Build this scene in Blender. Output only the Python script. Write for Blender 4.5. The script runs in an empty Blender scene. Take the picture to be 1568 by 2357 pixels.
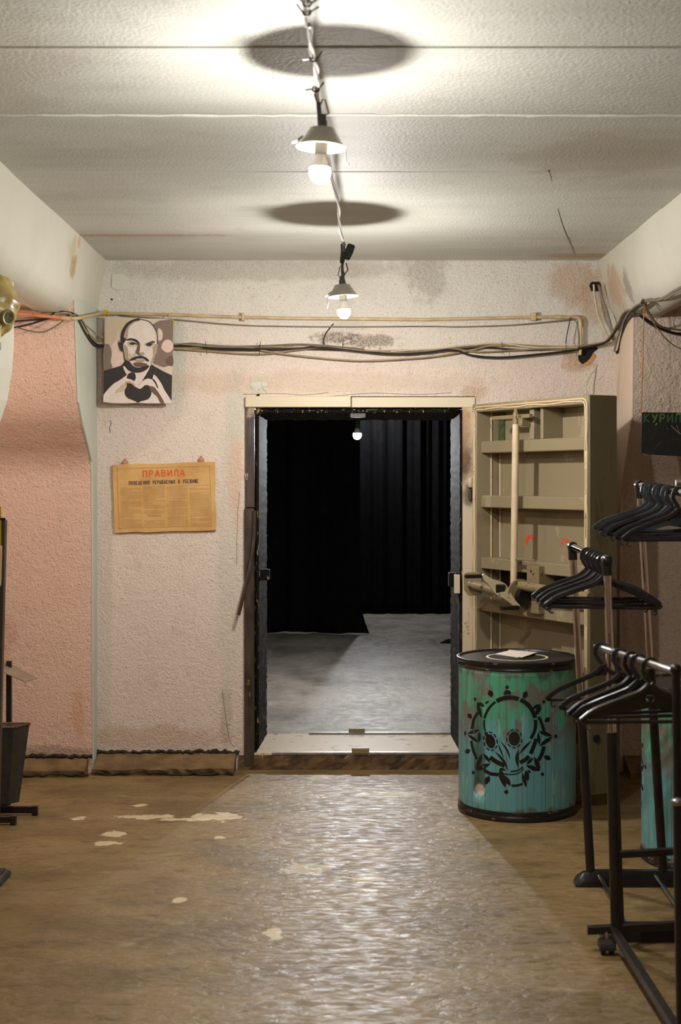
import bpy, bmesh, math, random
from mathutils import Vector, Matrix
random.seed(7)
scene = bpy.context.scene
col = scene.collection
# ------------------------------------------------------------------ camera, world, exposure
F, CX, CY, EYE = 3273.0, 787.0, 1105.0, 1.68          # focal length in pixels, vanishing point, eye height
cam_d = bpy.data.cameras.new('camera'); cam = bpy.data.objects.new('camera', cam_d); col.objects.link(cam)
cam.location = (0, 0, EYE); cam.rotation_euler = (math.pi / 2, 0, 0)
cam_d.sensor_fit = 'HORIZONTAL'; cam_d.sensor_width = 24.0; cam_d.lens = F / 1568 * 24.0
cam_d.shift_x = (784 - CX) / 1568; cam_d.shift_y = -(1178.5 - CY) / 1568
cam_d.clip_start = 0.05; cam_d.clip_end = 60
cam_d.dof.use_dof = True; cam_d.dof.focus_distance = 7.9; cam_d.dof.aperture_fstop = 4.5
scene.camera = cam
w = bpy.data.worlds.new('world'); scene.world = w; w.use_nodes = True
w.node_tree.nodes['Background'].inputs[0].default_value = (1, 0.9, 0.8, 1)
w.node_tree.nodes['Background'].inputs[1].default_value = 0.0
scene.view_settings.view_transform = 'Standard'; scene.view_settings.look = 'None'
scene.view_settings.gamma = 1; scene.view_settings.use_curve_mapping = False
scene.view_settings.exposure = 0.33
LAMP = dict(hall=1900, back=420, inner=3900, deep=2400, alcove=480)   # bulb strengths
COOL = (1.0, 0.975, 0.93); WHITE = (0.95, 0.97, 1.0); WARM = (1.0, 0.80, 0.64)

# ------------------------------------------------------------------ helpers
def P(px, py, Y):
    return Vector(((px - CX) * Y / F, Y, EYE + (CY - py) * Y / F))
def srgb(r, g, b):
    f = lambda c: (c / 255) / 12.92 if c / 255 <= .04045 else ((c / 255 + .055) / 1.055) ** 2.4
    return (f(r), f(g), f(b), 1)
def tag(o, label=None, cat=None, group=None, kind=None):
    if label: o['label'] = label
    if cat: o['category'] = cat
    if group: o['group'] = group
    if kind: o['kind'] = kind
    return o
def thing(name, label, cat, loc=(0, 0, 0), group=None, kind=None):
    o = bpy.data.objects.new(name, None); col.objects.link(o); o.location = loc; o.empty_display_size = .05
    return tag(o, label, cat, group, kind)
def origin(o):
    v = Vector((0, 0, 0))
    while o: v += o.location; o = o.parent
    return v
def spline(pts, n=6):
    pts = [Vector(p) for p in pts]
    if len(pts) < 3: return pts
    q = [pts[0] * 2 - pts[1]] + pts + [pts[-1] * 2 - pts[-2]]
    out = []
    for i in range(1, len(q) - 2):
        a, b, c, d = q[i - 1], q[i], q[i + 1], q[i + 2]
        for k in range(n):
            t = k / n
            out.append(.5 * ((2 * b) + (c - a) * t + (2 * a - 5 * b + 4 * c - d) * t * t + (3 * b - a - 3 * c + d) * t ** 3))
    out.append(pts[-1]); return out
class MB:
    def __init__(s): s.v = []; s.f = []
    def add(s, vs, fs):
        n = len(s.v); s.v += [Vector(v) for v in vs]; s.f += [tuple(i + n for i in f) for f in fs]; return s
    def hexa(s, p):   # 8 points: bottom 4 ccw, top 4 ccw
        return s.add(p, [(3, 2, 1, 0), (4, 5, 6, 7), (0, 1, 5, 4), (1, 2, 6, 5), (2, 3, 7, 6), (3, 0, 4, 7)])
    def box(s, a, b):
        x0, y0, z0 = a; x1, y1, z1 = b
        return s.hexa([(x0, y0, z0), (x1, y0, z0), (x1, y1, z0), (x0, y1, z0), (x0, y0, z1), (x1, y0, z1), (x1, y1, z1), (x0, y1, z1)])
    def prism(s, poly, ext):
        n = len(poly); e = Vector(ext); a = [Vector(p) for p in poly]
        return s.add(a + [p + e for p in a], [tuple(range(n))[::-1], tuple(range(n, 2 * n))] + [(i, (i + 1) % n, n + (i + 1) % n, n + i) for i in range(n)])
    def tube(s, pts, r, seg=8, caps=True):
        pts = [Vector(p) for p in pts]; n = len(pts); rr = r if isinstance(r, (list, tuple)) else [r] * n
        t0 = (pts[1] - pts[0]).normalized(); u = t0.orthogonal().normalized(); vs = []; fs = []
        for i, p in enumerate(pts):
            t = (pts[min(i + 1, n - 1)] - pts[max(i - 1, 0)]).normalized()
            u = (u - t * u.dot(t)).normalized(); w_ = t.cross(u)
            for k in range(seg):
                a = 2 * math.pi * k / seg; vs.append(p + (u * math.cos(a) + w_ * math.sin(a)) * rr[i])
        for i in range(n - 1):
            for k in range(seg):
                fs.append((i * seg + k, i * seg + (k + 1) % seg, (i + 1) * seg + (k + 1) % seg, (i + 1) * seg + k))
        if caps: fs += [tuple(range(seg))[::-1], tuple(range((n - 1) * seg, n * seg))]
        return s.add(vs, fs)
    def ribbon(s, pts, wid, thick, up):   # rectangular section swept along pts; 'thick' along fixed axis up, 'wid' in plane
        pts = [Vector(p) for p in pts]; n = len(pts); up = Vector(up).normalized(); vs = []; fs = []
        ww = wid if isinstance(wid, (list, tuple)) else [wid] * n
        for i, p in enumerate(pts):
            t = (pts[min(i + 1, n - 1)] - pts[max(i - 1, 0)]).normalized(); sd = t.cross(up).normalized() * ww[i] / 2; h = up * thick / 2
            vs += [p - sd - h, p + sd - h, p + sd + h, p - sd + h]
        for i in range(n - 1):
            for k in range(4): fs.append((i * 4 + k, i * 4 + (k + 1) % 4, i * 4 + 4 + (k + 1) % 4, i * 4 + 4 + k))
        fs += [(3, 2, 1, 0), tuple(range(n * 4 - 4, n * 4))]
        return s.add(vs, fs)
    def lathe(s, prof, c=(0, 0, 0), seg=32, M=None, closed=False):
        vs = []; fs = []; n = len(prof); c = Vector(c)
        for k in range(seg):
            a = 2 * math.pi * k / seg
            for r, z in prof:
                v = Vector((r * math.cos(a), r * math.sin(a), z)); vs.append(c + (M @ v if M else v))
        for k in range(seg):
            for i in range(n - 1 + (1 if closed else 0)):
                j = (i + 1) % n; k2 = (k + 1) % seg
                fs.append((k * n + i, k2 * n + i, k2 * n + j, k * n + j))
        return s.add(vs, fs)
    def sphere(s, c, r, seg=16, rings=10, sc=(1, 1, 1)):
        prof = [(max(1e-5, r * math.sin(math.pi * i / rings)), -r * math.cos(math.pi * i / rings)) for i in range(rings + 1)]
        return s.lathe(prof, c, seg, Matrix.Diagonal(sc))
    def build(s, name, m, parent=None, smooth=False, bevel=0, segs=1, jitter=0, merge=True):
        o0 = origin(parent) if parent else Vector((0, 0, 0))
        me = bpy.data.meshes.new(name); me.from_pydata([v - o0 for v in s.v], [], s.f)
        bm = bmesh.new(); bm.from_mesh(me)
        if merge: bmesh.ops.remove_doubles(bm, verts=bm.verts, dist=1e-6)
        bmesh.ops.recalc_face_normals(bm, faces=bm.faces)
        if bevel:
            ed = [e for e in bm.edges if len(e.link_faces) == 2 and e.calc_face_angle(0) > .6]
            bmesh.ops.bevel(bm, geom=ed, offset=bevel, segments=segs, affect='EDGES', clamp_overlap=True)
        if jitter:
            for v in bm.verts: v.co += Vector((random.uniform(-1, 1), random.uniform(-1, 1), random.uniform(-1, 1))) * jitter
        for f in bm.faces: f.smooth = smooth
        bm.to_mesh(me); bm.free()
        if smooth:
            try: me.set_sharp_from_angle(angle=math.radians(40))
            except Exception: pass
        o = bpy.data.objects.new(name, me); col.objects.link(o); me.materials.append(m)
        if parent: o.parent = parent
        return o

# ------------------------------------------------------------------ materials
class NT:
    def __init__(s, name):
        s.m = bpy.data.materials.new(name); s.m.use_nodes = True; s.t = s.m.node_tree; s.b = s.t.nodes['Principled BSDF']
        s.geo = None; s._obj = None
    def n(s, typ, **kw):
        x = s.t.nodes.new(typ)
        for k, v in kw.items(): setattr(x, k, v)
        return x
    def l(s, a, b): s.t.links.new(a, b)
    def pos(s):
        if not s.geo: s.geo = s.n('ShaderNodeNewGeometry')
        return s.geo.outputs['Position']
    def obj(s):
        if not s._obj: s._obj = s.n('ShaderNodeTexCoord')
        return s._obj.outputs['Object']
    def val(s, x, sock):
        if hasattr(x, 'links') or hasattr(x, 'is_linked'): s.l(x, sock)
        else: sock.default_value = x
    def math(s, op, a, b=0.0, clamp=False):
        x = s.n('ShaderNodeMath', operation=op); x.use_clamp = clamp; s.val(a, x.inputs[0]); s.val(b, x.inputs[1]); return x.outputs[0]
    def vmul(s, v, k):
        x = s.n('ShaderNodeVectorMath', operation='MULTIPLY'); s.l(v, x.inputs[0]); x.inputs[1].default_value = k; return x.outputs[0]
    def noise(s, vec, scale, detail=3, rough=.5, dist=0):
        x = s.n('ShaderNodeTexNoise'); s.l(vec, x.inputs['Vector']); x.inputs['Scale'].default_value = scale
        x.inputs['Detail'].default_value = detail; x.inputs['Roughness'].default_value = rough; x.inputs['Distortion'].default_value = dist
        return x.outputs[0]
    def voro(s, vec, scale, feature='F1'):
        x = s.n('ShaderNodeTexVoronoi', feature=feature); s.l(vec, x.inputs['Vector']); x.inputs['Scale'].default_value = scale; return x.outputs[0]
    def rng(s, v, a, b, c=0.0, d=1.0, smooth=True):
        x = s.n('ShaderNodeMapRange'); x.interpolation_type = 'SMOOTHSTEP' if smooth else 'LINEAR'
        s.val(v, x.inputs[0])
        for i, q in enumerate((a, b, c, d)): x.inputs[i + 1].default_value = q
        return x.outputs[0]
    def mix(s, fac, a, b):
        x = s.n('ShaderNodeMix', data_type='RGBA'); s.val(fac, x.inputs[0]); s.val(a, x.inputs[6]); s.val(b, x.inputs[7]); return x.outputs[2]
    def blob(s, c, r, ns=14.0, na=.9, soft=.35):   # soft-edged irregular patch at c with radii r (stain, chip or painted-in shade)
        v = s.n('ShaderNodeVectorMath', operation='SUBTRACT'); s.l(s.pos(), v.inputs[0]); v.inputs[1].default_value = c
        d = s.n('ShaderNodeVectorMath', operation='LENGTH'); s.l(s.vmul(v.outputs[0], tuple(1 / q for q in r)), d.inputs[0])
        nz = s.math('MULTIPLY', s.math('SUBTRACT', s.noise(s.pos(), ns, 4, .6), .5), na * 2)
        return s.rng(s.math('ADD', d.outputs['Value'], nz), 1 + soft, 1 - soft)
    def bump(s, h, strength=.5, dist=.005):
        x = s.n('ShaderNodeBump'); x.inputs['Strength'].default_value = strength; x.inputs['Distance'].default_value = dist
        s.l(h, x.inputs['Height']); s.l(x.outputs[0], s.b.inputs['Normal'])
    def done(s, colr, rough=.6, metal=0.0, spec=.5):
        s.val(colr, s.b.inputs['Base Color']); s.val(rough, s.b.inputs['Roughness']); s.b.inputs['Metallic'].default_value = metal
        s.b.inputs['Specular IOR Level'].default_value = spec
        return s.m
def mat(name, c, rough=.6, metal=0.0, var=.15, vs=12, bump=0, bs=60, spec=.5, local=True):
    n = NT(name); vec = n.obj() if local else n.pos()
    d = tuple(q * (1 - var) for q in c[:3]) + (1,); e = tuple(min(1, q * (1 + var)) for q in c[:3]) + (1,)
    cc = n.mix(n.rng(n.noise(vec, vs, 4), .3, .7), d, e)
    if bump: n.bump(n.noise(vec, bs, 3), bump, .004)
    return n.done(cc, rough, metal, spec)
def chips(name, base, chip, amt=.6, sc=(40, 40, 9), rough=.4, chip2=None, amt2=.7, bump=.4, spec=.5):   # paint over chipped layers
    n = NT(name); v = n.vmul(n.pos(), sc); nz = n.noise(v, 1.0, 5, .65)
    c = n.mix(n.rng(nz, amt - .02, amt + .02), base, chip)
    if chip2:
        nz2 = n.noise(n.vmul(n.pos(), tuple(q * .37 for q in sc)), 1.0, 5, .6, .5); c = n.mix(n.rng(nz2, amt2 - .05, amt2 + .05), c, chip2)
    n.bump(nz, bump, .004); return n.done(c, rough, 0, spec)
M = {}
M['chrome'] = mat('chrome', (.78, .75, .72, 1), .07, 1.0, 0)
M['steel'] = mat('steel', (.42, .40, .38, 1), .35, 1.0, .2, 25)
M['blackplastic'] = mat('black_plastic', (.012, .011, .011, 1), .28, 0, .2)
M['hangerblack'] = mat('hanger_black', (.016, .014, .015, 1), .19, 0, .2)
M['hangergrey'] = mat('hanger_grey', (.035, .04, .043, 1), .22, 0, .2)
M['hangerolive'] = mat('hanger_dark_olive', (.03, .026, .014, 1), .3, 0, .2)
M['blacktube'] = mat('black_tube', (.013, .010, .009, 1), .35, 0, .3)
M['darkmetal'] = mat('dark_metal', (.028, .024, .019, 1), .45, 0, .3, 20)
M['cable_black'] = mat('cable_black', (.012, .011, .010, 1), .45)
M['cable_tan'] = mat('cable_tan', srgb(150, 128, 95), .5)
M['cable_grey'] = mat('cable_grey', srgb(120, 108, 90), .5)
M['cable_white'] = mat('cable_white', srgb(190, 178, 150), .5)
M['conduit'] = mat('conduit', srgb(188, 164, 122), .4)
M['pipe_orange'] = mat('pipe_orange', srgb(214, 138, 98), .45)
M['yellow'] = mat('yellow_string', srgb(205, 175, 25), .6)
M['string'] = mat('orange_string', srgb(170, 105, 40), .7)
M['enamel'] = mat('lamp_enamel', srgb(160, 154, 142), .4)
M['lampblack'] = mat('lamp_black', srgb(52, 48, 44), .5)
M['porcelain'] = mat('lamp_socket', srgb(220, 215, 205), .3)
M['wrap'] = mat('cable_foil_wrap', srgb(190, 186, 178), .3, .3, .3, 40)
M['paper'] = mat('paper', srgb(225, 212, 200), .8, 0, .08)
M['curtain'] = mat('black_curtain', (.0032, .0032, .0036, 1), .95, 0, .2, spec=.05)
M['rubber'] = NT('mask_rubber')
_n = M['rubber']; _c = _n.mix(_n.rng(_n.noise(_n.obj(), 16, 4), .35, .7), srgb(176, 156, 92), srgb(140, 118, 62)); M['rubber'] = _n.done(_c, .32)
M['glassdark'] = mat('lens_glass', srgb(92, 88, 62), .15)
M['maskmetal'] = mat('mask_metal', srgb(140, 130, 85), .35, .4)
M['tape'] = mat('yellow_tape', srgb(170, 150, 20), .4)
M['red'] = mat('red_print', srgb(200, 62, 40), .6)
def flat(name, r, g, b, rough=.7): return mat(name, srgb(r, g, b), rough, 0, .04, 30)

def bulb_mat(c, s):
    n = NT('bulb_core'); t = n.t; t.nodes.remove(n.b); e = n.n('ShaderNodeEmission'); e.inputs[0].default_value = (*c, 1); e.inputs[1].default_value = s
    n.l(e.outputs[0], t.nodes['Material Output'].inputs[0]); return n.m
YW = 8.27       # plane of the doorway wall
def wp(px, py): p = P(px, py, YW); return (p.x, p.y, p.z)
def rad(rx, ry): return (rx * YW / F, 9.0, ry * YW / F)
def plaster(name, low, high, zsplit, blobs, bumps=.8, bsc=85, extra=None):
    n = NT(name); pos = n.pos(); z = n.n('ShaderNodeSeparateXYZ'); n.l(pos, z.inputs[0])
    big = n.noise(pos, 1.6, 4, .6); f = n.rng(n.math('ADD', z.outputs[2], n.math('MULTIPLY', n.math('SUBTRACT', big, .5), .7)), zsplit - .25, zsplit + .25)
    c = n.mix(f, low, high)
    mid = n.noise(pos, 7, 5, .65); c = n.mix(n.rng(mid, .5, .85, 0, .3), c, srgb(160, 142, 118)); c = n.mix(n.rng(mid, .48, .15, 0, .4), c, srgb(225, 214, 196))
    grain = n.noise(pos, bsc, 3, .6, .3); c = n.mix(n.rng(grain, .57, .72, 0, .5), c, srgb(132, 106, 80))
    for cc, r, kc, amt, ns, na in blobs:
        c = n.mix(n.math('MULTIPLY', n.blob(cc, r, ns, na), amt), c, n.mix(n.rng(grain, .4, .6, 0, .5), kc, c))
    sp = n.noise(pos, bsc * 1.9, 2, .5); c = n.mix(n.rng(sp, .56, .64, 0, .38), c, n.mix(.45, c, srgb(92, 66, 44)))
    h = n.math('ADD', grain, n.math('MULTIPLY', n.noise(pos, bsc * .4, 2), .8))
    n.bump(h, bumps, .009)
    return n.done(c, .62, 0, .35)
dirt = srgb(88, 72, 52); rust = srgb(176, 132, 92); peach = srgb(222, 168, 134); teal = srgb(192, 194, 178)
back_blobs = [
    (wp(770, 778), rad(45, 14), dirt, .75, 30, 1.2), (wp(850, 786), rad(60, 15), dirt, .75, 30, 1.2), (wp(540, 1090), rad(16, 85), peach, .85, 9, .8),
    (wp(545, 1180), rad(10, 60), peach, .7, 9, .8), (wp(1320, 650), rad(55, 50), rust, .6, 10, .9), (wp(1365, 690), rad(35, 55), rust, .55, 14, 1.0),
    (wp(410, 830), rad(18, 120), teal, .8, 6, .4), (wp(545, 940), rad(22, 90), teal, .6, 7, .6), (wp(235, 860), rad(26, 90), srgb(150, 120, 95), .55, 10, 1.0),  # last brown patch paints in the shadow the portrait canvas casts
    (wp(590, 620), rad(330, 26), srgb(140, 125, 100), .45, 7, 1.0), (wp(985, 630), rad(40, 60), srgb(110, 98, 80), .45, 16, 1.1),
    (wp(1090, 905), rad(30, 18), rust, .6, 14, .9), (wp(597, 888), rad(22, 16), srgb(196, 196, 182), .7, 12, .6), (wp(520, 1650), rad(14, 60), srgb(150, 118, 84), .45, 12, 1.0),
    (wp(1330, 830), rad(35, 22), srgb(176, 120, 74), .7, 14, .8), (wp(1395, 640), rad(22, 60), rust, .45, 12, 1.0), (wp(330, 1700), rad(170, 26), srgb(176, 130, 92), .5, 9, 1.0),
    (wp(700, 880), rad(380, 24), srgb(200, 170, 135), .45, 6, .8), (wp(528, 1300), rad(26, 360), srgb(196, 190, 172), .6, 5, .7)]
M['wall'] = plaster('wall_plaster', srgb(222, 204, 190), srgb(212, 207, 196), 2.52, back_blobs)
M['pink'] = plaster('pink_plaster', srgb(226, 188, 168), srgb(226, 190, 170), 2.3, [(wp(15, 1450), rad(34, 50), srgb(196, 140, 112), .6, 8, .6), (wp(190, 1640), rad(14, 60), srgb(205, 140, 96), .5, 8, .9), (wp(120, 1722), rad(120, 12), dirt, .5, 14, 1.0)], .85, 88)
M['wallright'] = plaster('rough_plaster', srgb(206, 186, 168), srgb(214, 198, 180), 2.5, [], .9, 66)
M['side'] = plaster('side_plaster', srgb(200, 170, 148), srgb(205, 195, 178), 2.4, [], .5, 50)
def smooth_plaster(name, c, blobs=()):
    n = NT(name); pos = n.pos(); k = n.mix(n.rng(n.noise(pos, 2.2, 5, .6), .4, .75, 0, .5), c, tuple(q * .82 for q in c[:3]) + (1,))
    for cc, r, kc, amt, ns, na in blobs: k = n.mix(n.math('MULTIPLY', n.blob(cc, r, ns, na), amt), k, kc)
    n.bump(n.math('ADD', n.noise(pos, 60, 3), n.math('MULTIPLY', n.noise(pos, 9, 3), 1.5)), .25, .006); return n.done(k, .6, 0, .35)
M['beam'] = smooth_plaster('beam_plaster', srgb(206, 202, 186), [((-1.41, 7.38, 2.80), (.06, .07, .06), srgb(160, 128, 84), .75, 18, 1.1), ((-1.385, 7.42, 2.93), (.05, .04, .035), srgb(214, 150, 96), .7, 14, .6), ((-1.40, 7.3, 2.86), (.06, .09, .10), srgb(176, 160, 124), .5, 12, 1.0),
    ((1.55, 8.0, 2.78), (.05, .2, .14), rust, .6, 14, 1.0), ((1.56, 7.7, 2.74), (.05, .08, .1), dirt, .5, 20, 1.1)])
M['pilaster'] = smooth_plaster('pilaster_plaster', srgb(192, 194, 180))
M['pilasterright'] = smooth_plaster('pilaster_pink_plaster', srgb(220, 196, 174))
n = NT('ceiling_paint'); pos = n.pos()
k = n.mix(n.rng(n.noise(n.vmul(pos, (.5, 2.2, 1)), 1.3, 5, .6), .35, .75), srgb(200, 199, 190), srgb(182, 181, 169))
mid = n.noise(pos, 6, 5, .65); k = n.mix(n.rng(mid, .55, .85, 0, .4), k, srgb(160, 145, 115))
for cc, r, kc, amt, ns, na in [((-1.05, 7.42, 2.95), (.42, .05, 9), rust, .65, 9, .8), ((1.4, 8.1, 2.95), (.25, .08, 9), rust, .6, 12, .9), ((-.95, 5.2, 2.95), (.25, .3, 9), srgb(206, 206, 196), .5, 10, .8),
    ((1.05, 5.6, 2.95), (.35, .35, 9), srgb(165, 152, 126), .45, 6, .9), ((-1.2, 4.1, 2.95), (.4, .8, 9), srgb(170, 160, 138), .4, 5, .9)]:
    k = n.mix(n.math('MULTIPLY', n.blob(cc, r, ns, na), amt), k, kc)
n.bump(n.math('ADD', n.noise(pos, 70, 3, .6), n.math('MULTIPLY', n.noise(n.vmul(pos, (.4, 3, 1)), 5, 3), .3)), .6, .007)
M['ceiling'] = n.done(k, .6, 0, .35)
# painted concrete floor with worn paint and bare patches
n = NT('floor_paint'); pos = n.pos(); st = n.vmul(pos, (1, 1.7, 1))
k = n.mix(n.rng(n.noise(st, 1.5, 5, .6), .35, .7), srgb(140, 114, 73), srgb(112, 90, 56))
k = n.mix(n.rng(n.noise(st, 6, 6, .7), .52, .70, 0, .6), k, srgb(88, 68, 42)); k = n.mix(n.rng(n.noise(st, 3.3, 6, .7, .6), .60, .72, 0, .5), k, srgb(178, 160, 128))
for x, y, rx, ry in [(505, 1880, 52, 9), (430, 1886, 80, 3.5), (340, 1880, 60, 5), (265, 1918, 26, 7), (250, 1941, 28, 5), (322, 1853, 16, 4), (415, 2072, 15, 6), (185, 1884, 16, 4), (505, 1927, 14, 3.5), (632, 2148, 20, 12), (745, 1790, 40, 5),
    (700, 2000, 60, 12), (900, 1830, 60, 8), (840, 2020, 50, 8)]:
    Yf = EYE * F / (y - CY); m_ = n.blob(((x - CX) * Yf / F, Yf, 0), (rx * Yf / F, ry * Yf * Yf / F / EYE, 9), 13, 1.5, .10)
    k = n.mix(n.math('MULTIPLY', m_, .85 if x < 650 else .45), k, srgb(214, 196, 158))
fl = n.noise(n.vmul(pos, (1, 2.2, 1)), 14, 5, .6, .4)
n.bump(n.math('ADD', fl, n.math('MULTIPLY', n.noise(pos, 3, 3), 1.2)), .55, .016)
M['floor'] = n.done(k, n.rng(fl, .35, .65, .30, .62), 0, .5)
n = NT('inner_floor'); pos = n.pos(); k = n.mix(n.rng(n.noise(n.vmul(pos, (1, .6, 1)), 2.2, 5, .6), .35, .7), srgb(150, 142, 130), srgb(112, 106, 96))
fl = n.noise(n.vmul(pos, (1, .8, 1)), 12, 5, .6, .4); n.bump(fl, .45, .012); M['innerfloor'] = n.done(k, n.rng(fl, .3, .7, .32, .55), 0, .5)
M['plinth'] = mat('plinth_concrete', srgb(116, 90, 58), .85, 0, .3, 10, .5, 50)
M['tar'] = mat('tar_dark', srgb(44, 32, 22), .8, 0, .4, 20, .6)
M['frame_beige'] = chips('frame_beige', srgb(206, 190, 158), srgb(60, 52, 36), .70, (26, 26, 26), .45)
M['frame_burnt'] = NT('frame_burnt')
n = M['frame_burnt']; z = n.n('ShaderNodeSeparateXYZ'); n.l(n.pos(), z.inputs[0]); nz = n.noise(n.vmul(n.pos(), (20, 20, 5)), 1, 4, .6)
k = n.mix(n.rng(nz, .35, .7), srgb(74, 56, 44), srgb(36, 27, 21)); k = n.mix(n.math('MULTIPLY', n.rng(n.noise(n.pos(), 9, 3), .55, .7), n.rng(z.outputs[2], 1.85, 2.0)), k, srgb(170, 145, 120)); k = n.mix(n.rng(nz, .66, .7), k, srgb(140, 100, 48)); n.bump(nz, .4, .004)
M['frame_burnt'] = n.done(k, .4)
M['jamb'] = chips('jamb_black', srgb(20, 18, 17), srgb(150, 128, 84), .61, (60, 60, 16), .8, srgb(44, 44, 46), .75, .4, .12)
M['frame_right'] = chips('frame_stained', srgb(204, 182, 152), srgb(140, 104, 70), .66, (14, 14, 9), .45, srgb(56, 42, 30), .73)
n = NT('frame_stained_plate'); pos = n.pos(); nz = n.noise(n.vmul(pos, (14, 14, 9)), 1, 5, .65); k = n.mix(n.rng(nz, .62, .7), srgb(206, 186, 158), srgb(150, 116, 80))
for cc, r, kc, a in ((P(1068, 1062, 8.25), (18, 36), srgb(40, 30, 24), .95), (P(1064, 1020, 8.25), (20, 60), srgb(140, 98, 60), .7), (P(1078, 1140, 8.25), (12, 26), srgb(70, 48, 30), .8), (P(1066, 960, 8.25), (16, 30), srgb(176, 128, 84), .6)):
    k = n.mix(n.math('MULTIPLY', n.blob(tuple(cc), (r[0] * 8.25 / F, 9, r[1] * 8.25 / F), 16, .9, .6), a), k, kc)
n.bump(nz, .35, .004); M['frame_right'] = n.done(k, .45)
M['sill'] = chips('sill_paint', srgb(176, 154, 118), srgb(112, 84, 48), .62, (9, 9, 9), .5)
M['door'] = chips('door_paint', srgb(142, 128, 100), srgb(160, 146, 116), .62, (5, 5, 3), .33, srgb(124, 106, 78), .66, .12)
M['dooredge'] = chips('door_edge_shaded_paint', srgb(106, 98, 72), srgb(60, 50, 34), .68, (40, 40, 5), .4, srgb(92, 84, 60), .55, .12)  # chipped door paint, darkened to carry the shade of the edge facing away
M['seal'] = chips('door_seal', srgb(204, 180, 144), srgb(92, 70, 44), .64, (40, 40, 14), .5)
M['rod'] = mat('rod_paint', srgb(206, 184, 152), .35, 0, .08)
M['mech'] = chips('mechanism_paint', srgb(132, 116, 84), srgb(60, 44, 28), .63, (30, 30, 30), .38)
M['grease'] = mat('greased_steel', (.03, .026, .022, 1), .25, .6, .3)

# ================================================================== SETTING
ZC = EYE + 1.275
def quadgrid(mb, a, b, c, d, nu, nv, jit=(0, 0, 0)):
    a, b, c, d = map(Vector, (a, b, c, d)); base = []
    for j in range(nv + 1):
        for i in range(nu + 1):
            u, v = i / nu, j / nv; p = (a * (1 - u) + b * u) * (1 - v) + (d * (1 - u) + c * u) * v
            base.append(p + Vector([random.uniform(-q, q) for q in jit]))
    mb.add(base, [(j * (nu + 1) + i, j * (nu + 1) + i + 1, (j + 1) * (nu + 1) + i + 1, (j + 1) * (nu + 1) + i) for j in range(nv) for i in range(nu)])
def struct(name, mb, m, **kw): return tag(mb.build(name, m, **kw), kind='structure')
struct('floor', MB().box((-4.2, -2.6, -.2), (4.2, YW, 0)), M['floor'])
struct('floor', MB().box((-4.2, YW, -.2), (4.2, 19.2, -.001)), M['innerfloor'])
# ceiling: cast slabs whose seams run across the room
ceil = struct('ceiling', MB().box((-4.2, -2.6, ZC + .02), (4.2, YW, ZC + .25)), M['ceiling'])
seams = [-2.6, -1.2, 0.2, 1.6, 2.5, 3.4, 4.19, 4.97, 5.88, 6.68, 7.45, YW]
for i in range(len(seams) - 1):
    dz = [0, .004, -.002, .003, 0, .005, -.003, .004, -.004, .003, .006][i]
    mb = MB().box((-4.2, seams[i] + .0012, ZC + dz * .4), (4.2, seams[i + 1] - .0012, ZC + .03)); mb.build('slab', M['ceiling'], ceil, bevel=.003, segs=2)
pts = [(-1.36 + 2.8 * i / 50, 4.965 + random.uniform(-.006, .006), ZC - .001) for i in range(51)]
MB().tube(pts, [.007 + random.uniform(-.003, .003) for _ in pts], 6).build('mortar_ridge', M['ceiling'], ceil, smooth=True)
# doorway wall with opening
OX0, OX1, OZ = -.56, .775, EYE + .487
PILX0, PILX1 = -1.428, 1.603
mb = MB(); mb.box((PILX0, YW, 0), (OX0, YW + .6, ZC + .2)); mb.box((OX1, YW, 0), (PILX1, YW + .6, ZC + .2)); mb.box((OX0, YW, OZ), (OX1, YW + .6, ZC + .2))
wall_back = struct('wall_back', mb, M['wall'])
# alcove end walls beside it
# haunched masses filling both alcoves: the front face stands forward above, slopes back under a haunch, and falls to the floor deeper in
def alcove(x_in, x_out, prof, m, m_side, nx=60):
    n_ = len(prof); vs = []
    for i in range(nx + 1):
        x = x_in + (x_out - x_in) * i / nx
        for k, (y, h) in enumerate(prof): vs.append((x, y + random.uniform(-.0012, .0012), EYE + h + (random.uniform(-.003, .003) if 0 < k < n_ - 1 else 0)))
    fs = [(i * n_ + k, (i + 1) * n_ + k, (i + 1) * n_ + k + 1, i * n_ + k + 1) for i in range(nx) for k in range(n_ - 1)]
    o = struct('wall_back', MB().add(vs, fs), m, smooth=True, merge=False)
    side = [(x_in, y, EYE + h) for y, h in prof] + [(x_in, YW + .1, EYE + prof[-1][1]), (x_in, YW + .1, EYE + prof[0][1])]
    d = .012 if x_in < 0 else -.012
    MB().prism(side, (d, 0, 0)).build('side_face', m_side, o, bevel=.002)
    return o
alcove(PILX0 - .006, -4.2, [(7.58, 1.30), (7.585, .95), (7.64, .7), (7.70, .422), (7.83, .30), (8.00, .18), (8.095, .105), (8.12, 0), (8.14, -.8), (8.16, -EYE)], M['pink'], M['pilaster'])
alcove(PILX1 + .006, 4.2, [(7.80, 1.30), (7.82, .7), (7.84, .345), (7.95, .20), (8.08, .02), (8.14, -.09), (8.16, -.6), (8.18, -EYE)], M['wallright'], M['pilasterright'])
struct('wall_left', MB().box((-4.4, -2.6, 0), (-4.2, 19.2, ZC + .2)), M['side'])
struct('wall_right', MB().box((4.2, -2.6, 0), (4.4, 19.2, ZC + .2)), M['side'])
struct('wall_front', MB().box((-4.2, -2.8, 0), (4.2, -2.6, ZC + .2)), M['side'])
struct('ceiling', MB().box((-4.2, YW + .6, ZC), (4.2, 19.2, ZC + .25)), M['curtain'])
struct('wall_back', MB().box((-4.2, 19.2, 0), (4.2, 19.4, ZC + .2)), M['curtain'])
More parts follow.
